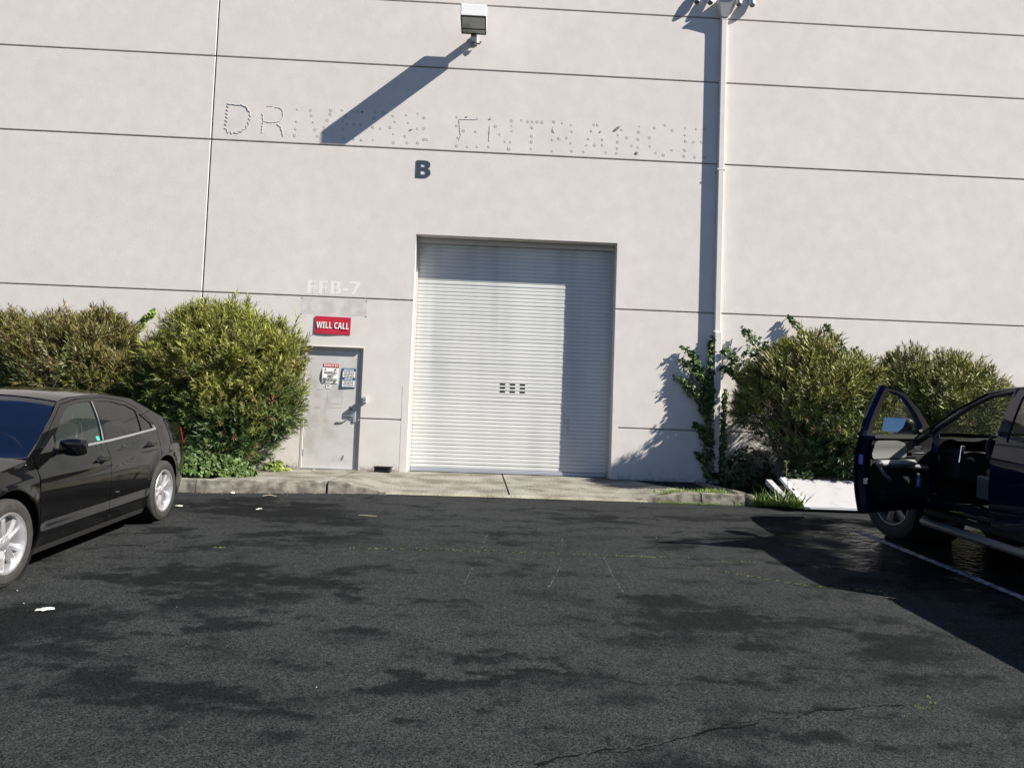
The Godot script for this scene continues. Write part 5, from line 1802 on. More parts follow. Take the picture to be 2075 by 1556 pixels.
func sedan() -> void:
	var car := thing("parked_sedan", "glossy black sedan parked nose outward with bright five spoke alloy wheels", "car", on_ground(-4.42, 6.39, 0.0))
	var FA := 1.385
	var RA := -1.395
	var WR := 0.332
	var belt := func(u: float) -> float: return pw(u, [-2.45, 1.0, -1.9, 1.035, -1.25, 1.015, -0.7, 0.992, 0.0, 0.965, 0.6, 0.945, 1.0, 0.925, 1.3, 0.885, 1.8, 0.80, 2.2, 0.70, 2.4, 0.64])
	var rail := func(u: float) -> float: return pw(u, [-2.45, 1.005, -2.0, 1.03, -1.75, 1.055, -1.45, 1.165, -1.0, 1.355, -0.5, 1.405, 0.0, 1.395, 0.30, 1.358, 0.62, 1.19, 1.04, 0.945, 1.3, 0.9])
	var plan := func(u: float) -> float: return pw(u, [-2.42, 0.70, -2.2, 0.80, -1.9, 0.875, -1.4, 0.915, 0.0, 0.915, 1.4, 0.915, 1.8, 0.885, 2.05, 0.82, 2.3, 0.70])
	var side := func(p: Vector2) -> Vector3:
		var u := p.x
		var y := p.y
		var yb: float = belt.call(u)
		var wm: float = plan.call(u)
		var w := wm
		if y > 0.64:
			var t := (y - 0.64) / (yb - 0.64)
			w -= 0.062 * pow(t, 2.2) if y <= yb else 0.062 + (y - yb) * (0.32 + 0.55 * (y - yb))
		else:
			var t := (0.64 - y) / 0.45
			w -= 0.055 * t * t
		# shoulder crease and the ledge along the foot of the doors
		w += 0.010 * exp(-pow((y - (0.80 + 0.03 * (-u))) / 0.035, 2.0)) * smoothstep(2.0, 1.2, u) * smoothstep(-2.2, -1.6, u)
		w += 0.020 * smoothstep(0.385, 0.355, y) * smoothstep(0.24, 0.31, y) * smoothstep(1.02, 0.9, u) * smoothstep(-1.1, -0.95, u)
		# flared arches
		for a in [FA, RA]:
			var d := Vector2(u - a, y - WR).length()
			w += 0.014 * exp(-pow((d - 0.40) / 0.05, 2.0))
		return Vector3(w, y, u)
	var arch_f := circle(Vector2(FA, WR + 0.01), 0.385)
	var arch_r := circle(Vector2(RA, WR + 0.01), 0.385)
	var win_f := rounded(V([0.66, 0.975, 0.60, 1.085, 0.42, 1.205, 0.22, 1.30, 0.0, 1.338, -0.235, 1.345, -0.165, 1.16, -0.10, 0.985]), 0.02)
	var win_r := rounded(V([-0.205, 0.99, -0.27, 1.17, -0.325, 1.345, -0.6, 1.335, -0.85, 1.285, -0.98, 1.225, -0.93, 1.02]), 0.025)
	var win_q := rounded(V([-0.965, 1.025, -1.01, 1.205, -1.10, 1.145, -1.245, 1.04]), 0.02)
	var pan := {
		"fender": [V([1.0, 0.205, 1.96, 0.18, 1.96, 0.745, 1.6, 0.842, 1.3, 0.886, 1.045, 0.918, 1.012, 0.90, 0.995, 0.6]), [arch_f]],
		"front_door": [V([0.985, 0.205, 0.982, 0.6, 1.0, 0.905, 0.985, 0.938, 0.60, 1.163, 0.29, 1.325, 0.0, 1.365, -0.262, 1.374, -0.20, 1.16, -0.15, 0.955, -0.165, 0.6, -0.165, 0.205]), [win_f]],
		"rear_door": [V([-0.172, 0.205, -0.172, 0.6, -0.157, 0.955, -0.207, 1.16, -0.269, 1.374, -0.5, 1.373, -0.86, 1.325, -1.03, 1.25, -1.27, 1.035, -1.275, 0.74, -1.2, 0.68, -1.0, 0.4, -0.985, 0.205]), [win_r, win_q, arch_r]],
		"body_side": [V([-0.991, 0.205, -1.006, 0.4, -1.206, 0.685, -1.281, 0.745, -1.276, 1.04, -1.033, 1.257, -0.86, 1.331, -0.5, 1.379, 0.0, 1.371, 0.29, 1.331, 0.60, 1.169, 0.985, 0.944, 1.03, 0.925, 1.06, 0.925, 1.05, 0.945, 0.62, 1.19, 0.30, 1.358, 0.0, 1.395, -0.5, 1.405, -1.0, 1.355, -1.45, 1.165, -1.75, 1.055, -2.05, 1.028, -2.25, 1.015, -2.25, 0.66, -2.1, 0.60, -1.82, 0.55, -1.82, 0.205]), [arch_r]],
		"rear_bumper_side": [V([-1.826, 0.19, -1.826, 0.544, -2.1, 0.594, -2.25, 0.654, -2.25, 0.19]), [arch_r]],
		"sill": [V([0.98, 0.155, -0.98, 0.155, -0.985, 0.2, 0.985, 0.2]), []]}
	for s in [1.0, -1.0]:
		var f: Callable = side if s > 0 else mirrored(side)
		var hint := Vector3(s, 0.15, 0)
		for k in pan:
			var mb := MB.new()
			mb.panel(pan[k][0], pan[k][1], f, 0.055, hint, 0.018)
			put(k, mb, M.black_paint if k != "sill" else M.trim, car)
		# dark liner just behind the panels, so that the shut lines stay dark
		var lin_ := MB.new()
		lin_.panel(V([2.0, 0.2, 2.0, 0.70, 1.3, 0.86, 1.02, 0.9, -0.1, 0.93, -1.3, 0.98, -2.2, 0.99, -2.2, 0.2]), [circle(Vector2(FA, WR + 0.01), 0.40), circle(Vector2(RA, WR + 0.01), 0.40)], func(p): return f.call(p) - Vector3(s * 0.022, 0, 0), 0.15, hint)
		put("dark_liner", lin_, M.black, car)
		for a in [FA, RA]:
			var al := MB.new()
			al.lathe([Vector2(0, 0.395), Vector2(0.5, 0.395), Vector2(0.5, 0)], 30, Basis(Vector3.BACK, PI / 2 * s), Vector3(s * 0.885, WR + 0.01, a))
			put("wheel_arch", al, M.black, car)
		# glass
		for q in [["window", win_f, M.glass], ["window", win_r, M.tint], ["window", win_q, M.tint]]:
			var mb := MB.new()
			mb.panel(q[1], [], func(p): return f.call(p) - Vector3(s * 0.009, 0, 0), 0.07, hint)
			put(q[0], mb, q[2], car)
		# bright strip along the sills of the windows, and the pillar trims
		var strip := MB.new()
		strip.panel(V([0.70, 0.953, 0.70, 0.969, 0.2, 0.977, -0.2, 0.986, -0.7, 1.008, -1.255, 1.036, -1.26, 1.018, -0.7, 0.989, -0.2, 0.966, 0.2, 0.957]), [], func(p): return f.call(p) + Vector3(s * 0.007, 0, 0), 0.08, hint, 0.006)
		put("sill_trim", strip, M.chrome, car)
		strip = MB.new()
		strip.panel(V([-0.105, 0.99, -0.128, 0.99, -0.185, 1.17, -0.255, 1.345, -0.238, 1.345, -0.168, 1.17]), [], func(p): return f.call(p) + Vector3(s * 0.004, 0, 0), 0.08, hint, 0.006)
		put("pillar_trim", strip, M.chrome, car)
		strip = MB.new()
		strip.panel(V([-1.20, 1.03, -1.215, 1.03, -1.205, 1.065, -1.19, 1.075]), [], func(p): return f.call(p) + Vector3(s * 0.004, 0, 0), 0.08, hint, 0.006)
		strip.panel(V([-1.235, 1.032, -1.262, 1.034, -1.235, 1.065, -1.215, 1.072]), [], func(p): return f.call(p) + Vector3(s * 0.004, 0, 0), 0.08, hint, 0.006)
		put("pillar_trim", strip, M.chrome, car)
		strip = MB.new()
		strip.panel(V([-0.93, 1.02, -0.962, 1.022, -1.005, 1.205, -0.975, 1.222]), [], func(p): return f.call(p) + Vector3(s * 0.002, 0, 0), 0.08, hint, 0.006)
		put("window_bar", strip, M.trim, car)
		# handles in their cups
		for h in [[0.02, 0.815], [-1.02, 0.865]]:
			var c: Vector3 = f.call(Vector2(h[0], h[1]))
			var mb := MB.new()
			mb.lathe([Vector2(-0.012, 0.05), Vector2(0.005, 0.048), Vector2(0.005, 0.0)], 20, Basis(Vector3.BACK, -PI / 2 * s) * Basis().scaled(Vector3(0.8, 1, 1.0)), c)
			put("handle_cup", mb, M.black, car)
			mb = MB.new()
			mb.tube([c + Vector3(s * 0.004, -0.002, 0.095), c + Vector3(s * 0.034, 0.002, 0.07), c + Vector3(s * 0.04, 0.004, 0), c + Vector3(s * 0.034, 0.006, -0.07), c + Vector3(s * 0.004, 0.006, -0.095)], [0.013, 0.015, 0.016, 0.015, 0.012], 8)
			put("door_handle", mb, M.black_paint, car)
		# door mirror
		var mc: Vector3 = f.call(Vector2(0.68, 0.985))
		var mr := part("door_mirror", car, Transform3D(Basis(Vector3.UP, -0.12 * s), mc + Vector3(s * 0.05, 0.0, 0.0)))
		var sh := MB.new()
		sh.grid(func(a, b):
			var th: float = a * TAU
			var q: float = pow(sin(PI * clampf(b, 0.0, 1.0)), 0.2)
			var sy: float = signf(sin(th)) * pow(absf(sin(th)), 0.55)
			var cz: float = signf(cos(th)) * pow(absf(cos(th)), 0.7)
			return Vector3(s * (0.01 + 0.225 * b), 0.016 + sy * 0.078 * q * (0.88 + 0.16 * b), cz * 0.062 * q + 0.01), 28, 16, Vector3(0, 1, 0))
		put("mirror_shell", sh, M.black_paint, mr)
		var mg := MB.new()
		mg.box(Vector3(s * 0.125, 0.018, -0.045), Vector3(0.165, 0.105, 0.006), 0.003)
		put("mirror_glass", mg, M.mirror, mr)
		var arm := MB.new()
		arm.box(Vector3(-s * 0.03, -0.03, 0.015), Vector3(0.11, 0.045, 0.07), 0.012)
		put("mirror_arm", arm, M.trim, mr)
		var sail := MB.new()
		sail.panel(V([0.69, 0.962, 0.90, 0.955, 0.64, 1.09]), [], func(p): return f.call(p) + Vector3(s * 0.004, 0, 0), 0.06, hint, 0.01)
		put("mirror_sail", sail, M.trim, car)
		# the strakes of the nose and tail
		var tl := MB.new()
		tl.panel(rounded(V([-2.16, 0.80, -2.25, 0.76, -2.25, 0.98, -2.19, 0.98]), 0.03), [], func(p): return f.call(p) + Vector3(s * 0.005, 0, 0), 0.05, hint, 0.012)
		put("tail_lamp", tl, M.tail, car)
	# top skin
	var top := func(u0: float, u1: float, yf: Callable, crown: float) -> Callable:
		return func(a, b):
			var u: float = lerpf(u0, u1, b)
			var y: float = yf.call(u)
			var w: float = side.call(Vector2(u, y)).x
			var t: float = a * 2.0 - 1.0
			return Vector3(w * t, y + crown * (1.0 - t * t), u)
	var mb := MB.new()
	mb.grid(func(a, b):
		var t: float = a * 2.0 - 1.0
		var u: float = lerpf(0.30 + 0.10 * (1.0 - t * t), -1.0 - 0.05 * (1.0 - t * t), b)
		var us: float = lerpf(0.30, -1.0, b)
		var y: float = rail.call(us)
		return Vector3(side.call(Vector2(us, y)).x * t, y + 0.05 * (1.0 - pow(absf(t), 2.6)), u), 24, 20, Vector3.UP)
	put("roof", mb, M.black_paint, car)
	mb = MB.new()
	mb.grid(func(a, b):
		var t: float = a * 2.0 - 1.0
		var us: float = lerpf(1.05, 0.30, b)
		var y: float = rail.call(us)
		return Vector3(side.call(Vector2(us, y)).x * t, y + lerpf(0.0, 0.05, b) * (1.0 - pow(absf(t), 2.6)) - 0.008, us + lerpf(0.30, 0.10, b) * (1.0 - t * t)), 20, 12, Vector3(0, 1, 1))
	put("windscreen", mb, M.windscreen, car)
	mb = MB.new()
	mb.grid(func(a, b):
		var t: float = a * 2.0 - 1.0
		var us: float = lerpf(-1.0, -1.75, b)
		var y: float = rail.call(us)
		return Vector3(side.call(Vector2(us, y)).x * t, y + lerpf(0.05, 0.0, b) * (1.0 - pow(absf(t), 2.6)) - 0.006, us - lerpf(0.05, 0.14, b) * (1.0 - t * t)), 20, 12, Vector3(0, 1, -1))
	put("rear_window", mb, M.tint, car)
	mb = MB.new()
	mb.grid(func(a, b):
		var t: float = a * 2.0 - 1.0
		var u0: float = -1.75 - 0.14 * (1.0 - t * t)
		var u: float = lerpf(u0, -2.36 + 0.10 * t * t, b)
		var us: float = lerpf(-1.75, -2.25, b)
		var y: float = rail.call(us)
		return Vector3(side.call(Vector2(us, y)).x * t, y + 0.012 * smoothstep(0.0, 0.3, b) * (1.0 - t * t) + 0.02 * smoothstep(0.75, 1.0, b), u), 20, 10, Vector3.UP)
	put("boot_lid", mb, M.black_paint, car)
	mb = MB.new()
	mb.grid(func(a, b):
		var t: float = a * 2.0 - 1.0
		var us: float = lerpf(1.04, 1.96, b)
		var y: float = belt.call(us)
		return Vector3((side.call(Vector2(us, y - 0.004)).x - 0.004) * t, y + lerpf(0.055, 0.045, b) * (1.0 - pow(absf(t), 2.4)), us + lerpf(0.33, 0.30, b) * (1.0 - t * t)), 24, 16, Vector3.UP)
	put("bonnet", mb, M.black_paint, car)
	mb = MB.new()
	mb.box(Vector3(0, 0.905, 1.16), Vector3(1.5, 0.02, 0.3), 0.005)
	put("cowl", mb, M.trim, car)
	# nose and tail
	var nose := func(sg: float, u0: float, reach: float, y0: float, y1: float, lean: float) -> Callable:
		return func(a, b):
			var t: float = a * 2.0 - 1.0
			var y: float = lerpf(y0, y1 + 0.045 * (1.0 - t * t) * b, b)
			var yy: float = minf(y, belt.call(u0))
			var w: float = side.call(Vector2(u0, yy)).x
			var ang: float = t * PI / 2
			return Vector3(w * sin(ang), y, u0 + sg * (reach * pow(absf(cos(ang)), 0.75)) * (1.0 - lean * b * b))
	mb = MB.new()
	mb.grid(nose.call(1.0, 1.962, 0.40, 0.19, 0.748, 0.25), 30, 10, Vector3(0, 0, 1))
	put("front_bumper", mb, M.black_paint, car)
	mb = MB.new()
	mb.grid(nose.call(-1.0, -2.25, 0.17, 0.19, 1.022, 0.35), 30, 12, Vector3(0, 0, -1))
	put("rear_bumper", mb, M.black_paint, car)
	for s in [1.0, -1.0]:
		mb = MB.new()
		mb.box(Vector3(s * 0.62, 0.66, 2.12), Vector3(0.34, 0.13, 0.2), 0.04, Basis(Vector3.UP, -0.55 * s))
		put("headlight", mb, mat(0.5, 0.5, 0.52, 0.08, 0.4), car)
	mb = MB.new()
	mb.box(Vector3(0, 0.55, 2.36), Vector3(0.9, 0.24, 0.03), 0.01)
	for i in 4:
		mb.box(Vector3(0, 0.47 + i * 0.055, 2.38), Vector3(0.9, 0.018, 0.03), 0.005)
	put("grille", mb, M.alloy_dark, car)
	mb = MB.new()
	mb.box(Vector3(0, 0.28, 0.0), Vector3(1.45, 0.16, 4.1), 0.03)
	mb.box(Vector3(0, 0.6, 1.75), Vector3(1.1, 0.4, 0.7), 0.03)
	put("underbody", mb, M.black, car)
	# cabin
	mb = MB.new()
	mb.box(Vector3(0, 0.86, 0.98), Vector3(1.42, 0.14, 0.5), 0.05)
	put("dashboard", mb, M.dark_trim, car)
	mb = MB.new()
	mb.box(Vector3(0, 0.78, -1.55), Vector3(1.3, 0.4, 0.5), 0.03)
	put("parcel_shelf", mb, M.inside, car)
	for s in [1.0, -1.0]:
		var seat := part("seat", car)
		mb = MB.new()
		mb.box(Vector3(s * 0.36, 0.52, 0.12), Vector3(0.5, 0.2, 0.52), 0.06)
		put("cushion", mb, M.leather, seat)
		mb = MB.new()
		mb.box(Vector3(s * 0.36, 0.86, -0.24), Vector3(0.48, 0.62, 0.13), 0.06, Basis(Vector3.RIGHT, -0.3))
		put("seat_back", mb, M.leather, seat)
		mb = MB.new()
		mb.box(Vector3(s * 0.36, 1.2, -0.36), Vector3(0.26, 0.17, 0.09), 0.04, Basis(Vector3.RIGHT, -0.2))
		put("headrest", mb, M.leather, seat)
	mb = MB.new()
	mb.box(Vector3(0, 0.72, -1.0), Vector3(1.3, 0.7, 0.2), 0.07, Basis(Vector3.RIGHT, -0.35))
	put("rear_seat", mb, M.leather, car)
	mb = MB.new()
	var ring := []
	for i in 25:
		var a := TAU * i / 24
		ring.append(Vector3(0.36 + cos(a) * 0.185, 0.93 + sin(a) * 0.185 * 0.9, 0.62 + sin(a) * 0.07))
	mb.tube(ring, [0.015], 8, false)
	mb.box(Vector3(0.36, 0.93, 0.63), Vector3(0.34, 0.05, 0.03), 0.01)
	put("steering_wheel", mb, M.trim, car)
	# parking tag at the corner of the driver's window, aerial on the roof
	mb = MB.new()
	var tg: Vector3 = side.call(Vector2(-0.055, 1.02))
	mb.box(tg + Vector3(-0.004, -0.012, 0), Vector3(0.006, 0.042, 0.05), 0.002, Basis(Vector3.BACK, 0.4))
	put("window_tag", mb, M.green, car)
	mb = MB.new()
	mb.tube([Vector3(-0.1, 1.425, -0.95), Vector3(-0.1, 1.60, -1.12)], [0.004, 0.002], 5)
	put("aerial", mb, M.trim, car)
	for s in [1.0, -1.0]:
		wheel(car, Vector3(s * 0.805, WR, FA), s, WR, 0.222, 0.225, M.alloy, 5, true)
		wheel(car, Vector3(s * 0.805, WR, RA), s, WR, 0.222, 0.225, M.alloy, 5, true)

func pickup() -> void:
	# z forward from the front axle; the cab points at the wall, its left side at the camera
	var car := thing("pickup_truck", "dark blue crew cab pickup with its driver's door standing open", "truck", on_ground(5.9, 4.64, PI))
	var WR := 0.40
	var RA := -3.65
	var belt := func(u: float) -> float: return pw(u, [-5.2, 1.27, -3.1, 1.27, -1.8, 1.255, -0.6, 1.245, 0.2, 1.21, 0.8, 1.13, 1.0, 1.08])
	var rail := func(u: float) -> float: return pw(u, [-3.12, 1.27, -3.02, 1.70, -2.85, 1.80, -2.2, 1.835, -1.75, 1.82, -1.38, 1.765, -1.0, 1.585, -0.62, 1.345, -0.5, 1.26])
	var plan := func(u: float) -> float: return pw(u, [-5.0, 0.97, -3.0, 1.0, 0.3, 1.0, 0.75, 0.96, 0.98, 0.88])
	var side := func(p: Vector2) -> Vector3:
		var u := p.x
		var y := p.y
		var yb: float = belt.call(u)
		var w: float = plan.call(u)
		if y > 0.85:
			var t := (y - 0.85) / (yb - 0.85)
			w -= 0.045 * pow(t, 2.0) if y <= yb else 0.045 + (y - yb) * (0.24 + 0.22 * (y - yb))
		else:
			var t := (0.85 - y) / 0.4
			w -= 0.05 * t * t
		w += 0.012 * exp(-pow((y - 1.10) / 0.05, 2.0))
		for a in [0.0, RA]:
			var d := Vector2(u - a, y - WR).length()
			w += 0.03 * exp(-pow((d - 0.47) / 0.06, 2.0))
		return Vector3(w, y, u)
	var arch_f := circle(Vector2(0, WR + 0.03), 0.45)
	var arch_r := circle(Vector2(RA, WR + 0.03), 0.45)
	var win_f := rounded(V([-0.80, 1.275, -0.85, 1.385, -1.03, 1.515, -1.34, 1.682, -1.49, 1.722, -1.645, 1.742, -1.67, 1.275]), 0.03)
	var win_r := rounded(V([-1.92, 1.29, -1.905, 1.745, -2.3, 1.765, -2.62, 1.745, -2.72, 1.60, -2.74, 1.29]), 0.03)
	var front_door := V([-0.62, 0.455, -0.62, 1.26, -0.66, 1.355, -1.0, 1.57, -1.36, 1.745, -1.74, 1.80, -1.765, 1.45, -1.765, 0.9, -1.73, 0.455])
	var rear_door := V([-1.775, 0.47, -1.775, 1.45, -1.755, 1.80, -2.2, 1.815, -2.7, 1.795, -2.83, 1.66, -2.86, 1.3, -2.86, 0.9, -2.80, 0.47])
	var pan := {
		"fender": [V([-0.612, 0.53, 0.62, 0.45, 0.80, 0.60, 0.80, 1.12, 0.2, 1.205, -0.5, 1.24, -0.612, 1.245]), [arch_f]],
		"rear_door": [rear_door, [win_r]],
		"cab_side": [V([-2.868, 0.47, -2.868, 1.3, -2.838, 1.665, -2.705, 1.802, -2.2, 1.823, -1.745, 1.808, -1.36, 1.752, -1.0, 1.577, -0.655, 1.36, -0.612, 1.27, -0.53, 1.262, -0.60, 1.335, -1.0, 1.585, -1.38, 1.765, -1.75, 1.82, -2.2, 1.835, -2.85, 1.80, -3.02, 1.70, -3.10, 1.27, -3.10, 0.47]), []],
		"bed_side": [V([-3.13, 0.53, -3.13, 1.27, -5.0, 1.27, -5.0, 0.55]), [arch_r]],
		"rocker": [V([-0.615, 0.40, -0.615, 0.462, -3.1, 0.462, -3.1, 0.40]), []]}
	for s in [1.0, -1.0]:
		var f: Callable = side if s > 0 else mirrored(side)
		var hint := Vector3(s, 0.1, 0)
		for k in pan:
			var mb := MB.new()
			mb.panel(pan[k][0], pan[k][1], f, 0.07, hint, 0.025)
			put(k, mb, M.blue_paint if k != "rocker" else M.trim, car)
		var lin_ := MB.new()
		lin_.panel(V([0.7, 0.55, 0.7, 1.1, -0.60, 1.2, -0.60, 0.5]), [circle(Vector2(0, WR + 0.03), 0.46)], func(p): return f.call(p) - Vector3(s * 0.03, 0, 0), 0.2, hint)
		lin_.panel(V([-1.86, 0.5, -1.86, 1.2, -3.1, 1.2, -3.1, 0.5]), [], func(p): return f.call(p) - Vector3(s * 0.03, 0, 0), 0.2, hint)
		put("dark_liner", lin_, M.black, car)  # black sheets behind the panels keep the shut lines dark
		var wn := MB.new()
		wn.panel(win_r, [], func(p): return f.call(p) - Vector3(s * 0.012, 0, 0), 0.1, hint)
		put("window", wn, M.tint, car)
		for a in [0.0, RA]:
			var al := MB.new()
			al.lathe([Vector2(0, 0.46), Vector2(0.6, 0.46), Vector2(0.6, 0)], 30, Basis(Vector3.BACK, PI / 2 * s), Vector3(s * 0.93, WR + 0.03, a))
			put("wheel_arch", al, M.black, car)
		# rear door handle in bright chrome
		var c: Vector3 = f.call(Vector2(-2.45, 1.10))
		var hd := MB.new()
		hd.tube([c + Vector3(s * 0.004, 0, 0.11), c + Vector3(s * 0.04, 0, 0.08), c + Vector3(s * 0.045, 0, -0.08), c + Vector3(s * 0.004, 0, -0.11)], [0.017, 0.02, 0.02, 0.017], 8)
		put("door_handle", hd, M.chrome, car)
		var strip := MB.new()
		strip.panel(V([-1.78, 1.255, -1.78, 1.272, -2.86, 1.282, -2.86, 1.262]), [], func(p): return f.call(p) + Vector3(s * 0.005, 0, 0), 0.1, hint, 0.01)
		put("belt_trim", strip, M.trim, car)
		# step bar on its brackets
		var st := MB.new()
		st.tube([Vector3(s * 0.98, 0.36, -0.72), Vector3(s * 1.05, 0.335, -0.80), Vector3(s * 1.06, 0.335, -2.75), Vector3(s * 0.98, 0.36, -2.83)], [0.03, 0.042, 0.042, 0.03], 12)
		put("step_bar", st, M.step_steel, car)
		for u in [-1.15, -2.4]:
			var bk := MB.new()
			bk.box(Vector3(s * 0.93, 0.38, u), Vector3(0.26, 0.05, 0.12), 0.01, Basis(Vector3.BACK, -0.35 * s))
			put("step_bracket", bk, M.trim, car)
	# the driver's side opening is dark frame; the passenger's front door is shut
	var off := mirrored(side)
	var mb := MB.new()
	mb.panel(front_door, [win_f], off, 0.07, Vector3(-1, 0.1, 0), 0.03)
	put("passenger_door", mb, M.blue_paint, car)
	mb = MB.new()
	mb.panel(win_f, [], func(p): return off.call(p) + Vector3(0.012, 0, 0), 0.1, Vector3(-1, 0, 0))
	put("window", mb, M.clear, car)
	mb = MB.new()
	mb.panel(V([-0.64, 0.56, -0.64, 1.26, -1.74, 1.27, -1.74, 0.56]), [], func(p): return off.call(p) + Vector3(0.09, 0, 0), 0.2, Vector3(1, 0, 0))
	put("door_lining", mb, M.dark_trim, car)
	# roof, screens, bonnet
	mb = MB.new()
	mb.grid(func(a, b):
		var t: float = a * 2.0 - 1.0
		var us: float = lerpf(-1.38, -2.95, b)
		var y: float = rail.call(us)
		return Vector3(side.call(Vector2(us, y)).x * t, y + 0.055 * (1.0 - pow(absf(t), 2.6)), us + 0.10 * (1.0 - t * t) * (1.0 - b)), 20, 18, Vector3.UP)
	put("roof", mb, M.blue_paint, car)
	mb = MB.new()
	mb.grid(func(a, b):
		var t: float = (a * 2.0 - 1.0) * 0.72
		return Vector3(t, 1.79, lerpf(-1.40, -2.9, b)), 4, 4, Vector3.DOWN)
	put("headliner", mb, M.grey_trim, car)
	mb = MB.new()
	mb.grid(func(a, b):
		var t: float = a * 2.0 - 1.0
		var us: float = lerpf(-0.55, -1.38, b)
		var y: float = rail.call(us)
		return Vector3((side.call(Vector2(us, y)).x - 0.03) * t, y + lerpf(0.0, 0.055, b) * (1.0 - pow(absf(t), 2.6)) - 0.006, us + lerpf(0.22, 0.10, b) * (1.0 - t * t)), 16, 10, Vector3(0, 1, 1))
	put("windscreen", mb, M.clear, car)
	mb = MB.new()
	mb.grid(func(a, b):
		var t: float = a * 2.0 - 1.0
		var y: float = lerpf(1.30, 1.74, b)
		return Vector3((side.call(Vector2(-3.0, y)).x - 0.04) * t, y, lerpf(-3.10, -3.0, b)), 8, 4, Vector3(0, 0, -1))
	put("rear_window", mb, M.tint, car)
	mb = MB.new()
	mb.box(Vector3(0, 0.92, -3.08), Vector3(1.86, 0.78, 0.04), 0.01)
	mb.grid(func(a, b):
		var t: float = a * 2.0 - 1.0
		return Vector3(side.call(Vector2(-2.99, 1.74)).x * t, lerpf(1.72, 1.79, b), -3.0 + 0.04 * b), 6, 2, Vector3(0, 0, -1))
	put("cab_back", mb, M.blue_paint, car)
	mb = MB.new()
	mb.grid(func(a, b):
		var t: float = a * 2.0 - 1.0
		var us: float = lerpf(-0.50, 0.80, b)
		var y: float = belt.call(us)
		return Vector3((side.call(Vector2(us, y)).x) * t, y + 0.055 * (1.0 - pow(absf(t), 3.0)), us + lerpf(0.22, 0.08, b) * (1.0 - t * t)), 20, 14, Vector3.UP)
	put("bonnet", mb, M.blue_paint, car)
	mb = MB.new()
	mb.grid(func(a, b):
		var t: float = a * 2.0 - 1.0
		var y: float = lerpf(0.62, 1.13, b)
		return Vector3(side.call(Vector2(0.80, y)).x * t, y + 0.05 * (1 - t * t) * b, 0.80 + 0.08 * (1.0 - t * t)), 16, 6, Vector3(0, 0, 1))
	put("grille", mb, M.alloy_dark, car)
	for s in [1.0, -1.0]:
		mb = MB.new()
		mb.box(Vector3(s * 0.78, 0.98, 0.80), Vector3(0.3, 0.24, 0.1), 0.03)
		put("headlight", mb, mat(0.5, 0.5, 0.52, 0.1, 0.3), car)
	mb = MB.new()
	mb.box(Vector3(0, 0.56, 0.90), Vector3(1.86, 0.26, 0.16), 0.05)
	put("front_bumper", mb, M.chrome, car)
	mb = MB.new()
	mb.box(Vector3(0, 0.60, -5.1), Vector3(1.9, 0.2, 0.18), 0.05)
	put("rear_bumper", mb, M.chrome, car)
	mb = MB.new()
	mb.box(Vector3(0, 0.96, -4.98), Vector3(1.74, 0.62, 0.06), 0.02)
	put("tailgate", mb, M.blue_paint, car)
	mb = MB.new()
	mb.box(Vector3(0, 0.72, -4.06), Vector3(1.7, 0.04, 1.84), 0.01)
	for s in [1.0, -1.0]:
		mb.box(Vector3(s * 0.86, 0.99, -4.06), Vector3(0.05, 0.55, 1.84), 0.01)
		mb.box(Vector3(s * 0.92, 1.268, -4.06), Vector3(0.13, 0.02, 1.86), 0.006)
	put("bed_liner", mb, M.black, car)
	mb = MB.new()
	mb.box(Vector3(0, 0.44, -2.0), Vector3(1.0, 0.16, 5.6), 0.03)
	mb.box(Vector3(0, 0.5, -1.85), Vector3(1.8, 0.06, 2.5), 0.01)
	mb.box(Vector3(0, 0.8, -0.05), Vector3(1.0, 0.5, 1.0), 0.03)
	mb.box(Vector3(0, 0.40, 0.0), Vector3(1.5, 0.12, 0.12), 0.03)
	mb.box(Vector3(0, 0.40, RA), Vector3(1.5, 0.12, 0.12), 0.03)
	put("chassis", mb, M.black, car)
	mb = MB.new()
	mb.lathe([Vector2(0, 0), Vector2(0.0, 0.03), Vector2(0.05, 0.02), Vector2(0.07, 0.0)], 10, Basis(), Vector3(0.1, 1.85, -1.75))
	put("roof_aerial", mb, M.trim, car)
	# cabin
	mb = MB.new()
	mb.box(Vector3(0, 0.545, -1.8), Vector3(1.76, 0.03, 2.4), 0.005)
	put("cab_floor", mb, M.black, car)
	mb = MB.new()
	mb.box(Vector3(0, 0.9, -0.63), Vector3(1.78, 0.7, 0.04), 0.01)
	put("bulkhead", mb, M.black, car)
	mb = MB.new()
	mb.grid(func(a, b):
		var ang: float = lerpf(-0.2, 1.9, b)
		return Vector3((a * 2.0 - 1.0) * 0.86, 1.09 + sin(ang) * 0.16 + (0.025 if absf(a - 0.72) < 0.14 else 0.0), -0.70 - 0.30 * (1.0 - cos(ang)) * 0.9), 24, 10, Vector3(0, 1, -0.3))
	mb.box(Vector3(0, 0.98, -0.86), Vector3(1.72, 0.36, 0.34), 0.05)
	put("dashboard", mb, M.dark_trim, car)
	mb = MB.new()
	mb.box(Vector3(0.80, 1.10, -1.035), Vector3(0.045, 0.19, 0.02), 0.006, Basis(Vector3.BACK, 0.12))
	put("air_vent", mb, M.chrome, car)
	mb = MB.new()
	mb.box(Vector3(0.802, 1.13, -1.047), Vector3(0.026, 0.10, 0.012), 0.003, Basis(Vector3.BACK, 0.12))
	put("air_vent_slot", mb, M.black, car)
	mb = MB.new()
	mb.box(Vector3(0.0, 1.02, -1.05), Vector3(0.32, 0.34, 0.04), 0.015, Basis(Vector3.RIGHT, 0.2))
	put("centre_stack", mb, M.inside, car)
	mb = MB.new()
	var ring := []
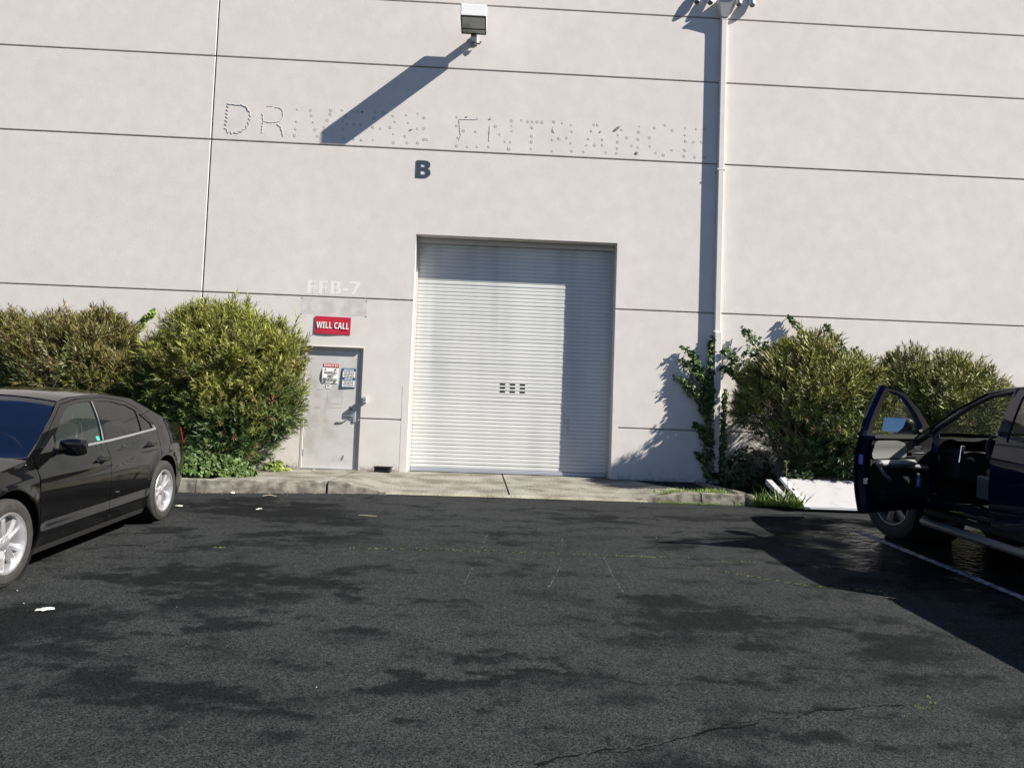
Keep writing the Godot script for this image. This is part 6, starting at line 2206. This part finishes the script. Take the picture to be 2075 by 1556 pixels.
	for i in 29:
		var a := TAU * i / 28
		ring.append(Vector3(0.42 + cos(a) * 0.195, 1.14 + sin(a) * 0.195 * 0.93, -1.17 + sin(a) * 0.075))
	mb.tube(ring, [0.017], 8, false)
	mb.box(Vector3(0.42, 1.13, -1.165), Vector3(0.17, 0.13, 0.05), 0.03, Basis(Vector3.RIGHT, -0.37))
	for q in [-0.13, 0.13]:
		mb.box(Vector3(0.42 + q, 1.13, -1.165), Vector3(0.13, 0.035, 0.02), 0.008, Basis(Vector3.RIGHT, -0.37))
	mb.tube([Vector3(0.42, 1.11, -1.13), Vector3(0.42, 1.03, -0.9)], [0.05, 0.06], 10)
	put("steering_wheel", mb, M.trim, car)
	mb = MB.new()
	mb.box(Vector3(0.425, 1.055, -1.2), Vector3(0.02, 0.08, 0.012), 0.004, Basis(Vector3.BACK, 0.3))
	put("spoke_trim", mb, M.chrome, car)
	for s in [1.0, -1.0]:
		var seat := part("seat", car)
		mb = MB.new()
		mb.box(Vector3(s * 0.45, 0.83, -1.62), Vector3(0.54, 0.2, 0.54), 0.07)
		put("cushion", mb, M.dark_trim, seat)
		mb = MB.new()
		mb.box(Vector3(s * 0.45, 1.17, -2.02), Vector3(0.52, 0.62, 0.15), 0.07, Basis(Vector3.RIGHT, -0.28))
		put("seat_back", mb, M.dark_trim, seat)
		mb = MB.new()
		mb.box(Vector3(s * 0.45, 1.54, -2.14), Vector3(0.28, 0.18, 0.1), 0.045, Basis(Vector3.RIGHT, -0.15))
		put("headrest", mb, M.dark_trim, seat)
	mb = MB.new()
	mb.box(Vector3(0.83, 0.80, -1.62), Vector3(0.06, 0.24, 0.5), 0.02)
	put("seat_side", mb, mat(0.05, 0.05, 0.055, 0.6), car)
	mb = MB.new()
	mb.box(Vector3(0, 1.05, -2.85), Vector3(1.5, 0.7, 0.14), 0.06, Basis(Vector3.RIGHT, -0.15))
	put("rear_seat", mb, M.dark_trim, car)
	# frames of the open doorway
	mb = MB.new()
	mb.box(Vector3(0.875, 0.9, -1.80), Vector3(0.10, 0.78, 0.05), 0.01)
	mb.tube([Vector3(0.90, 1.28, -1.80), Vector3(0.80, 1.60, -1.79), Vector3(0.74, 1.80, -1.78)], [0.035], 8)
	mb.tube([Vector3(0.90, 1.27, -0.62), Vector3(0.85, 1.40, -0.78), Vector3(0.78, 1.62, -1.14), Vector3(0.74, 1.74, -1.42), Vector3(0.735, 1.785, -1.76)], [0.03], 8)
	mb.box(Vector3(0.88, 0.9, -0.66), Vector3(0.1, 0.78, 0.06), 0.01)
	mb.box(Vector3(0.88, 0.515, -1.2), Vector3(0.14, 0.05, 1.1), 0.01)
	put("door_opening", mb, M.blue_paint, car)
	mb = MB.new()
	mb.tube([Vector3(0.93, 0.56, -0.69), Vector3(0.935, 0.9, -0.69), Vector3(0.93, 1.24, -0.70), Vector3(0.87, 1.40, -0.83), Vector3(0.80, 1.60, -1.15), Vector3(0.765, 1.715, -1.42), Vector3(0.76, 1.765, -1.72), Vector3(0.80, 1.6, -1.765), Vector3(0.91, 1.25, -1.77), Vector3(0.93, 0.9, -1.77), Vector3(0.92, 0.56, -1.72)], [0.012], 6, false)
	put("door_weatherstrip", mb, M.rubber, car)
	# the open driver's door, hinged at its front edge and swung out 63 degrees
	var hinge := Vector3(0.97, 0.0, -0.62)
	var door := part("driver_door", car, Transform3D(Basis(Vector3.UP, -deg_to_rad(63.0)), hinge) * Transform3D(Basis(), -hinge))
	door.set_meta("label", "open blue driver's door seen from its inner side")
	mb = MB.new()
	mb.panel(front_door, [win_f], side, 0.06, Vector3(1, 0.1, 0), 0.02)
	put("outer_skin", mb, M.blue_paint, door)
	# shut faces round the edge: pillar frame and the deep lower box
	mb = MB.new()
	var inn := func(p): return side.call(p) - Vector3(0.075, 0, 0)
	var low := V([-0.65, 0.48, -0.65, 1.27, -1.745, 1.27, -1.745, 0.9, -1.71, 0.48])
	mb.panel(low, [], func(p): return side.call(p) - Vector3(0.105, 0, 0), 0.1, Vector3(-1, 0, 0))
	var edge := func(poly: PackedVector2Array, d0: float, d1: float) -> void:
		for i in poly.size():
			var a: Vector2 = poly[i]
			var b: Vector2 = poly[(i + 1) % poly.size()]
			var A: Vector3 = side.call(a)
			var B: Vector3 = side.call(b)
			var nn := (B - A).cross(Vector3(1, 0, 0))
			mb.quad(A - Vector3(d0, 0, 0), B - Vector3(d0, 0, 0), B - Vector3(d1, 0, 0), A - Vector3(d1, 0, 0), nn)
	edge.call(low, 0.02, 0.105)
	mb.panel(front_door, [low, win_f], func(p): return side.call(p) - Vector3(0.02, 0, 0), 0.07, Vector3(-1, 0, 0))
	put("inner_frame", mb, M.blue_paint, door)
	mb = MB.new()
	var frame := V([-0.66, 1.275, -0.70, 1.36, -1.02, 1.56, -1.36, 1.725, -1.72, 1.775, -1.74, 1.45, -1.74, 1.275])
	mb.panel(frame, [win_f], func(p): return side.call(p) - Vector3(0.07, 0, 0), 0.06, Vector3(-1, 0, 0), -0.06)
	put("window_frame", mb, M.trim, door)
	mb = MB.new()
	mb.panel(win_f, [], func(p): return side.call(p) - Vector3(0.02, 0, 0), 0.1, Vector3(1, 0, 0))
	put("door_glass", mb, M.clear, door)
	# inner trim: dark card, pale upper pad, armrest, pull, pocket
	mb = MB.new()
	mb.panel(rounded(V([-0.67, 0.60, -0.67, 1.255, -1.70, 1.265, -1.70, 0.9, -1.64, 0.60]), 0.05), [], func(p): return side.call(p) - Vector3(0.125 + 0.02 * smoothstep(1.2, 1.0, p.y), 0, 0), 0.08, Vector3(-1, 0, 0), -0.03)
	put("door_card", mb, M.dark_trim, door)
	mb = MB.new()
	mb.panel(rounded(V([-0.95, 1.24, -1.69, 1.25, -1.69, 1.285, -0.72, 1.285]), 0.01), [], func(p): return side.call(p) - Vector3(0.13 + 0.4 * (1.285 - p.y), 0, 0), 0.08, Vector3(-1, 0, 0), -0.06)
	put("sill_pad", mb, M.dark_trim, door)
	mb = MB.new()
	mb.panel(rounded(V([-1.69, 1.03, -1.69, 1.225, -1.35, 1.225, -1.20, 1.20, -1.12, 1.12, -1.12, 1.04]), 0.05), [], func(p): return side.call(p) - Vector3(0.155, 0, 0), 0.06, Vector3(-1, 0, 0), -0.03)
	put("upper_pad", mb, M.grey_trim, door)
	mb = MB.new()
	mb.box(Vector3(0.80, 0.985, -1.35), Vector3(0.10, 0.075, 0.62), 0.03)
	mb.box(Vector3(0.81, 0.94, -0.98), Vector3(0.08, 0.05, 0.34), 0.02, Basis(Vector3.RIGHT, 0.1))
	put("armrest", mb, M.grey_trim, door)
	mb = MB.new()
	mb.tube([Vector3(0.80, 0.95, -1.62), Vector3(0.78, 0.87, -1.56), Vector3(0.80, 0.82, -1.44)], [0.018, 0.022, 0.016], 8)
	put("pull_handle", mb, M.grey_trim, door)
	mb = MB.new()
	mb.box(Vector3(0.795, 1.145, -1.0), Vector3(0.02, 0.03, 0.13), 0.008)
	mb.box(Vector3(0.795, 1.085, -1.0), Vector3(0.03, 0.02, 0.20), 0.006)
	put("door_latch", mb, M.chrome, door)
	mb = MB.new()
	mb.box(Vector3(0.78, 0.66, -1.2), Vector3(0.09, 0.12, 0.85), 0.03)
	put("door_pocket", mb, M.inside, door)
	mb = MB.new()
	mb.box(Vector3(0.875, 0.80, -1.735), Vector3(0.045, 0.06, 0.012), 0.004)
	put("latch_plate", mb, M.steel, door)
	mb = MB.new()
	mb.box(Vector3(0.925, 1.02, -1.752), Vector3(0.05, 0.10, 0.004), 0.001)
	put("edge_label", mb, mat(0.05, 0.09, 0.30, 0.4), door)
	# towing mirror on the door's front corner
	var mr := part("door_mirror", car, Transform3D(Basis(Vector3.UP, -deg_to_rad(63.0)), hinge) * Transform3D(Basis(), -hinge + Vector3(0.99, 1.365, -0.78)))
	mb = MB.new()
	mb.grid(func(a, b):
		var th: float = a * TAU
		var q: float = pow(sin(PI * b), 0.28)
		return Vector3(0.02 + 0.34 * b, signf(sin(th)) * pow(absf(sin(th)), 0.6) * 0.098 * q, cos(th) * 0.06 * q + 0.02), 22, 14, Vector3.UP)
	put("mirror_shell", mb, M.trim, mr)
	mb = MB.new()
	prism(mb, rounded(V([0.09, -0.03, 0.15, -0.082, 0.335, -0.082, 0.345, 0.082, 0.07, 0.082]), 0.02), 0.004)
	put("mirror_glass", mb, M.mirror, mr, Transform3D(Basis(Vector3.RIGHT, 0.28), Vector3(0, 0, -0.055)))
	mb = MB.new()
	mb.tube([Vector3(-0.08, -0.04, 0.0), Vector3(0.0, -0.06, 0.01), Vector3(0.07, -0.05, 0.02)], [0.03, 0.028, 0.03], 8)
	put("mirror_arm", mb, M.trim, mr)
	# wheels; the front pair is turned a little to the left
	for s in [1.0, -1.0]:
		wheel(car, Vector3(s * 0.87, WR, 0), s, WR, 0.235, 0.27, M.alloy_dark if false else M.grey_alloy, 6, false, 0.32)
		wheel(car, Vector3(s * 0.87, WR, RA), s, WR, 0.235, 0.27, M.grey_alloy, 6, false)
	# water bottle standing in the door pocket
	var at := car.transform * door.transform * Vector3(0.775, 0.73, -1.0)
	var bt := thing("water_bottle", "clear blue water bottle standing in the open truck door's pocket", "bottle", Transform3D(car.transform.basis, at))
	mb = MB.new()
	mb.lathe([Vector2(0, 0), Vector2(0, 0.03), Vector2(0.085, 0.03), Vector2(0.11, 0.02), Vector2(0.13, 0.012), Vector2(0.13, 0)], 16)
	put("bottle_body", mb, mat(0.02, 0.045, 0.13, 0.2), bt)
	mb = MB.new()
	mb.lathe([Vector2(0.125, 0), Vector2(0.125, 0.015), Vector2(0.142, 0.015), Vector2(0.142, 0)], 12)
	put("cap", mb, M.white, bt)
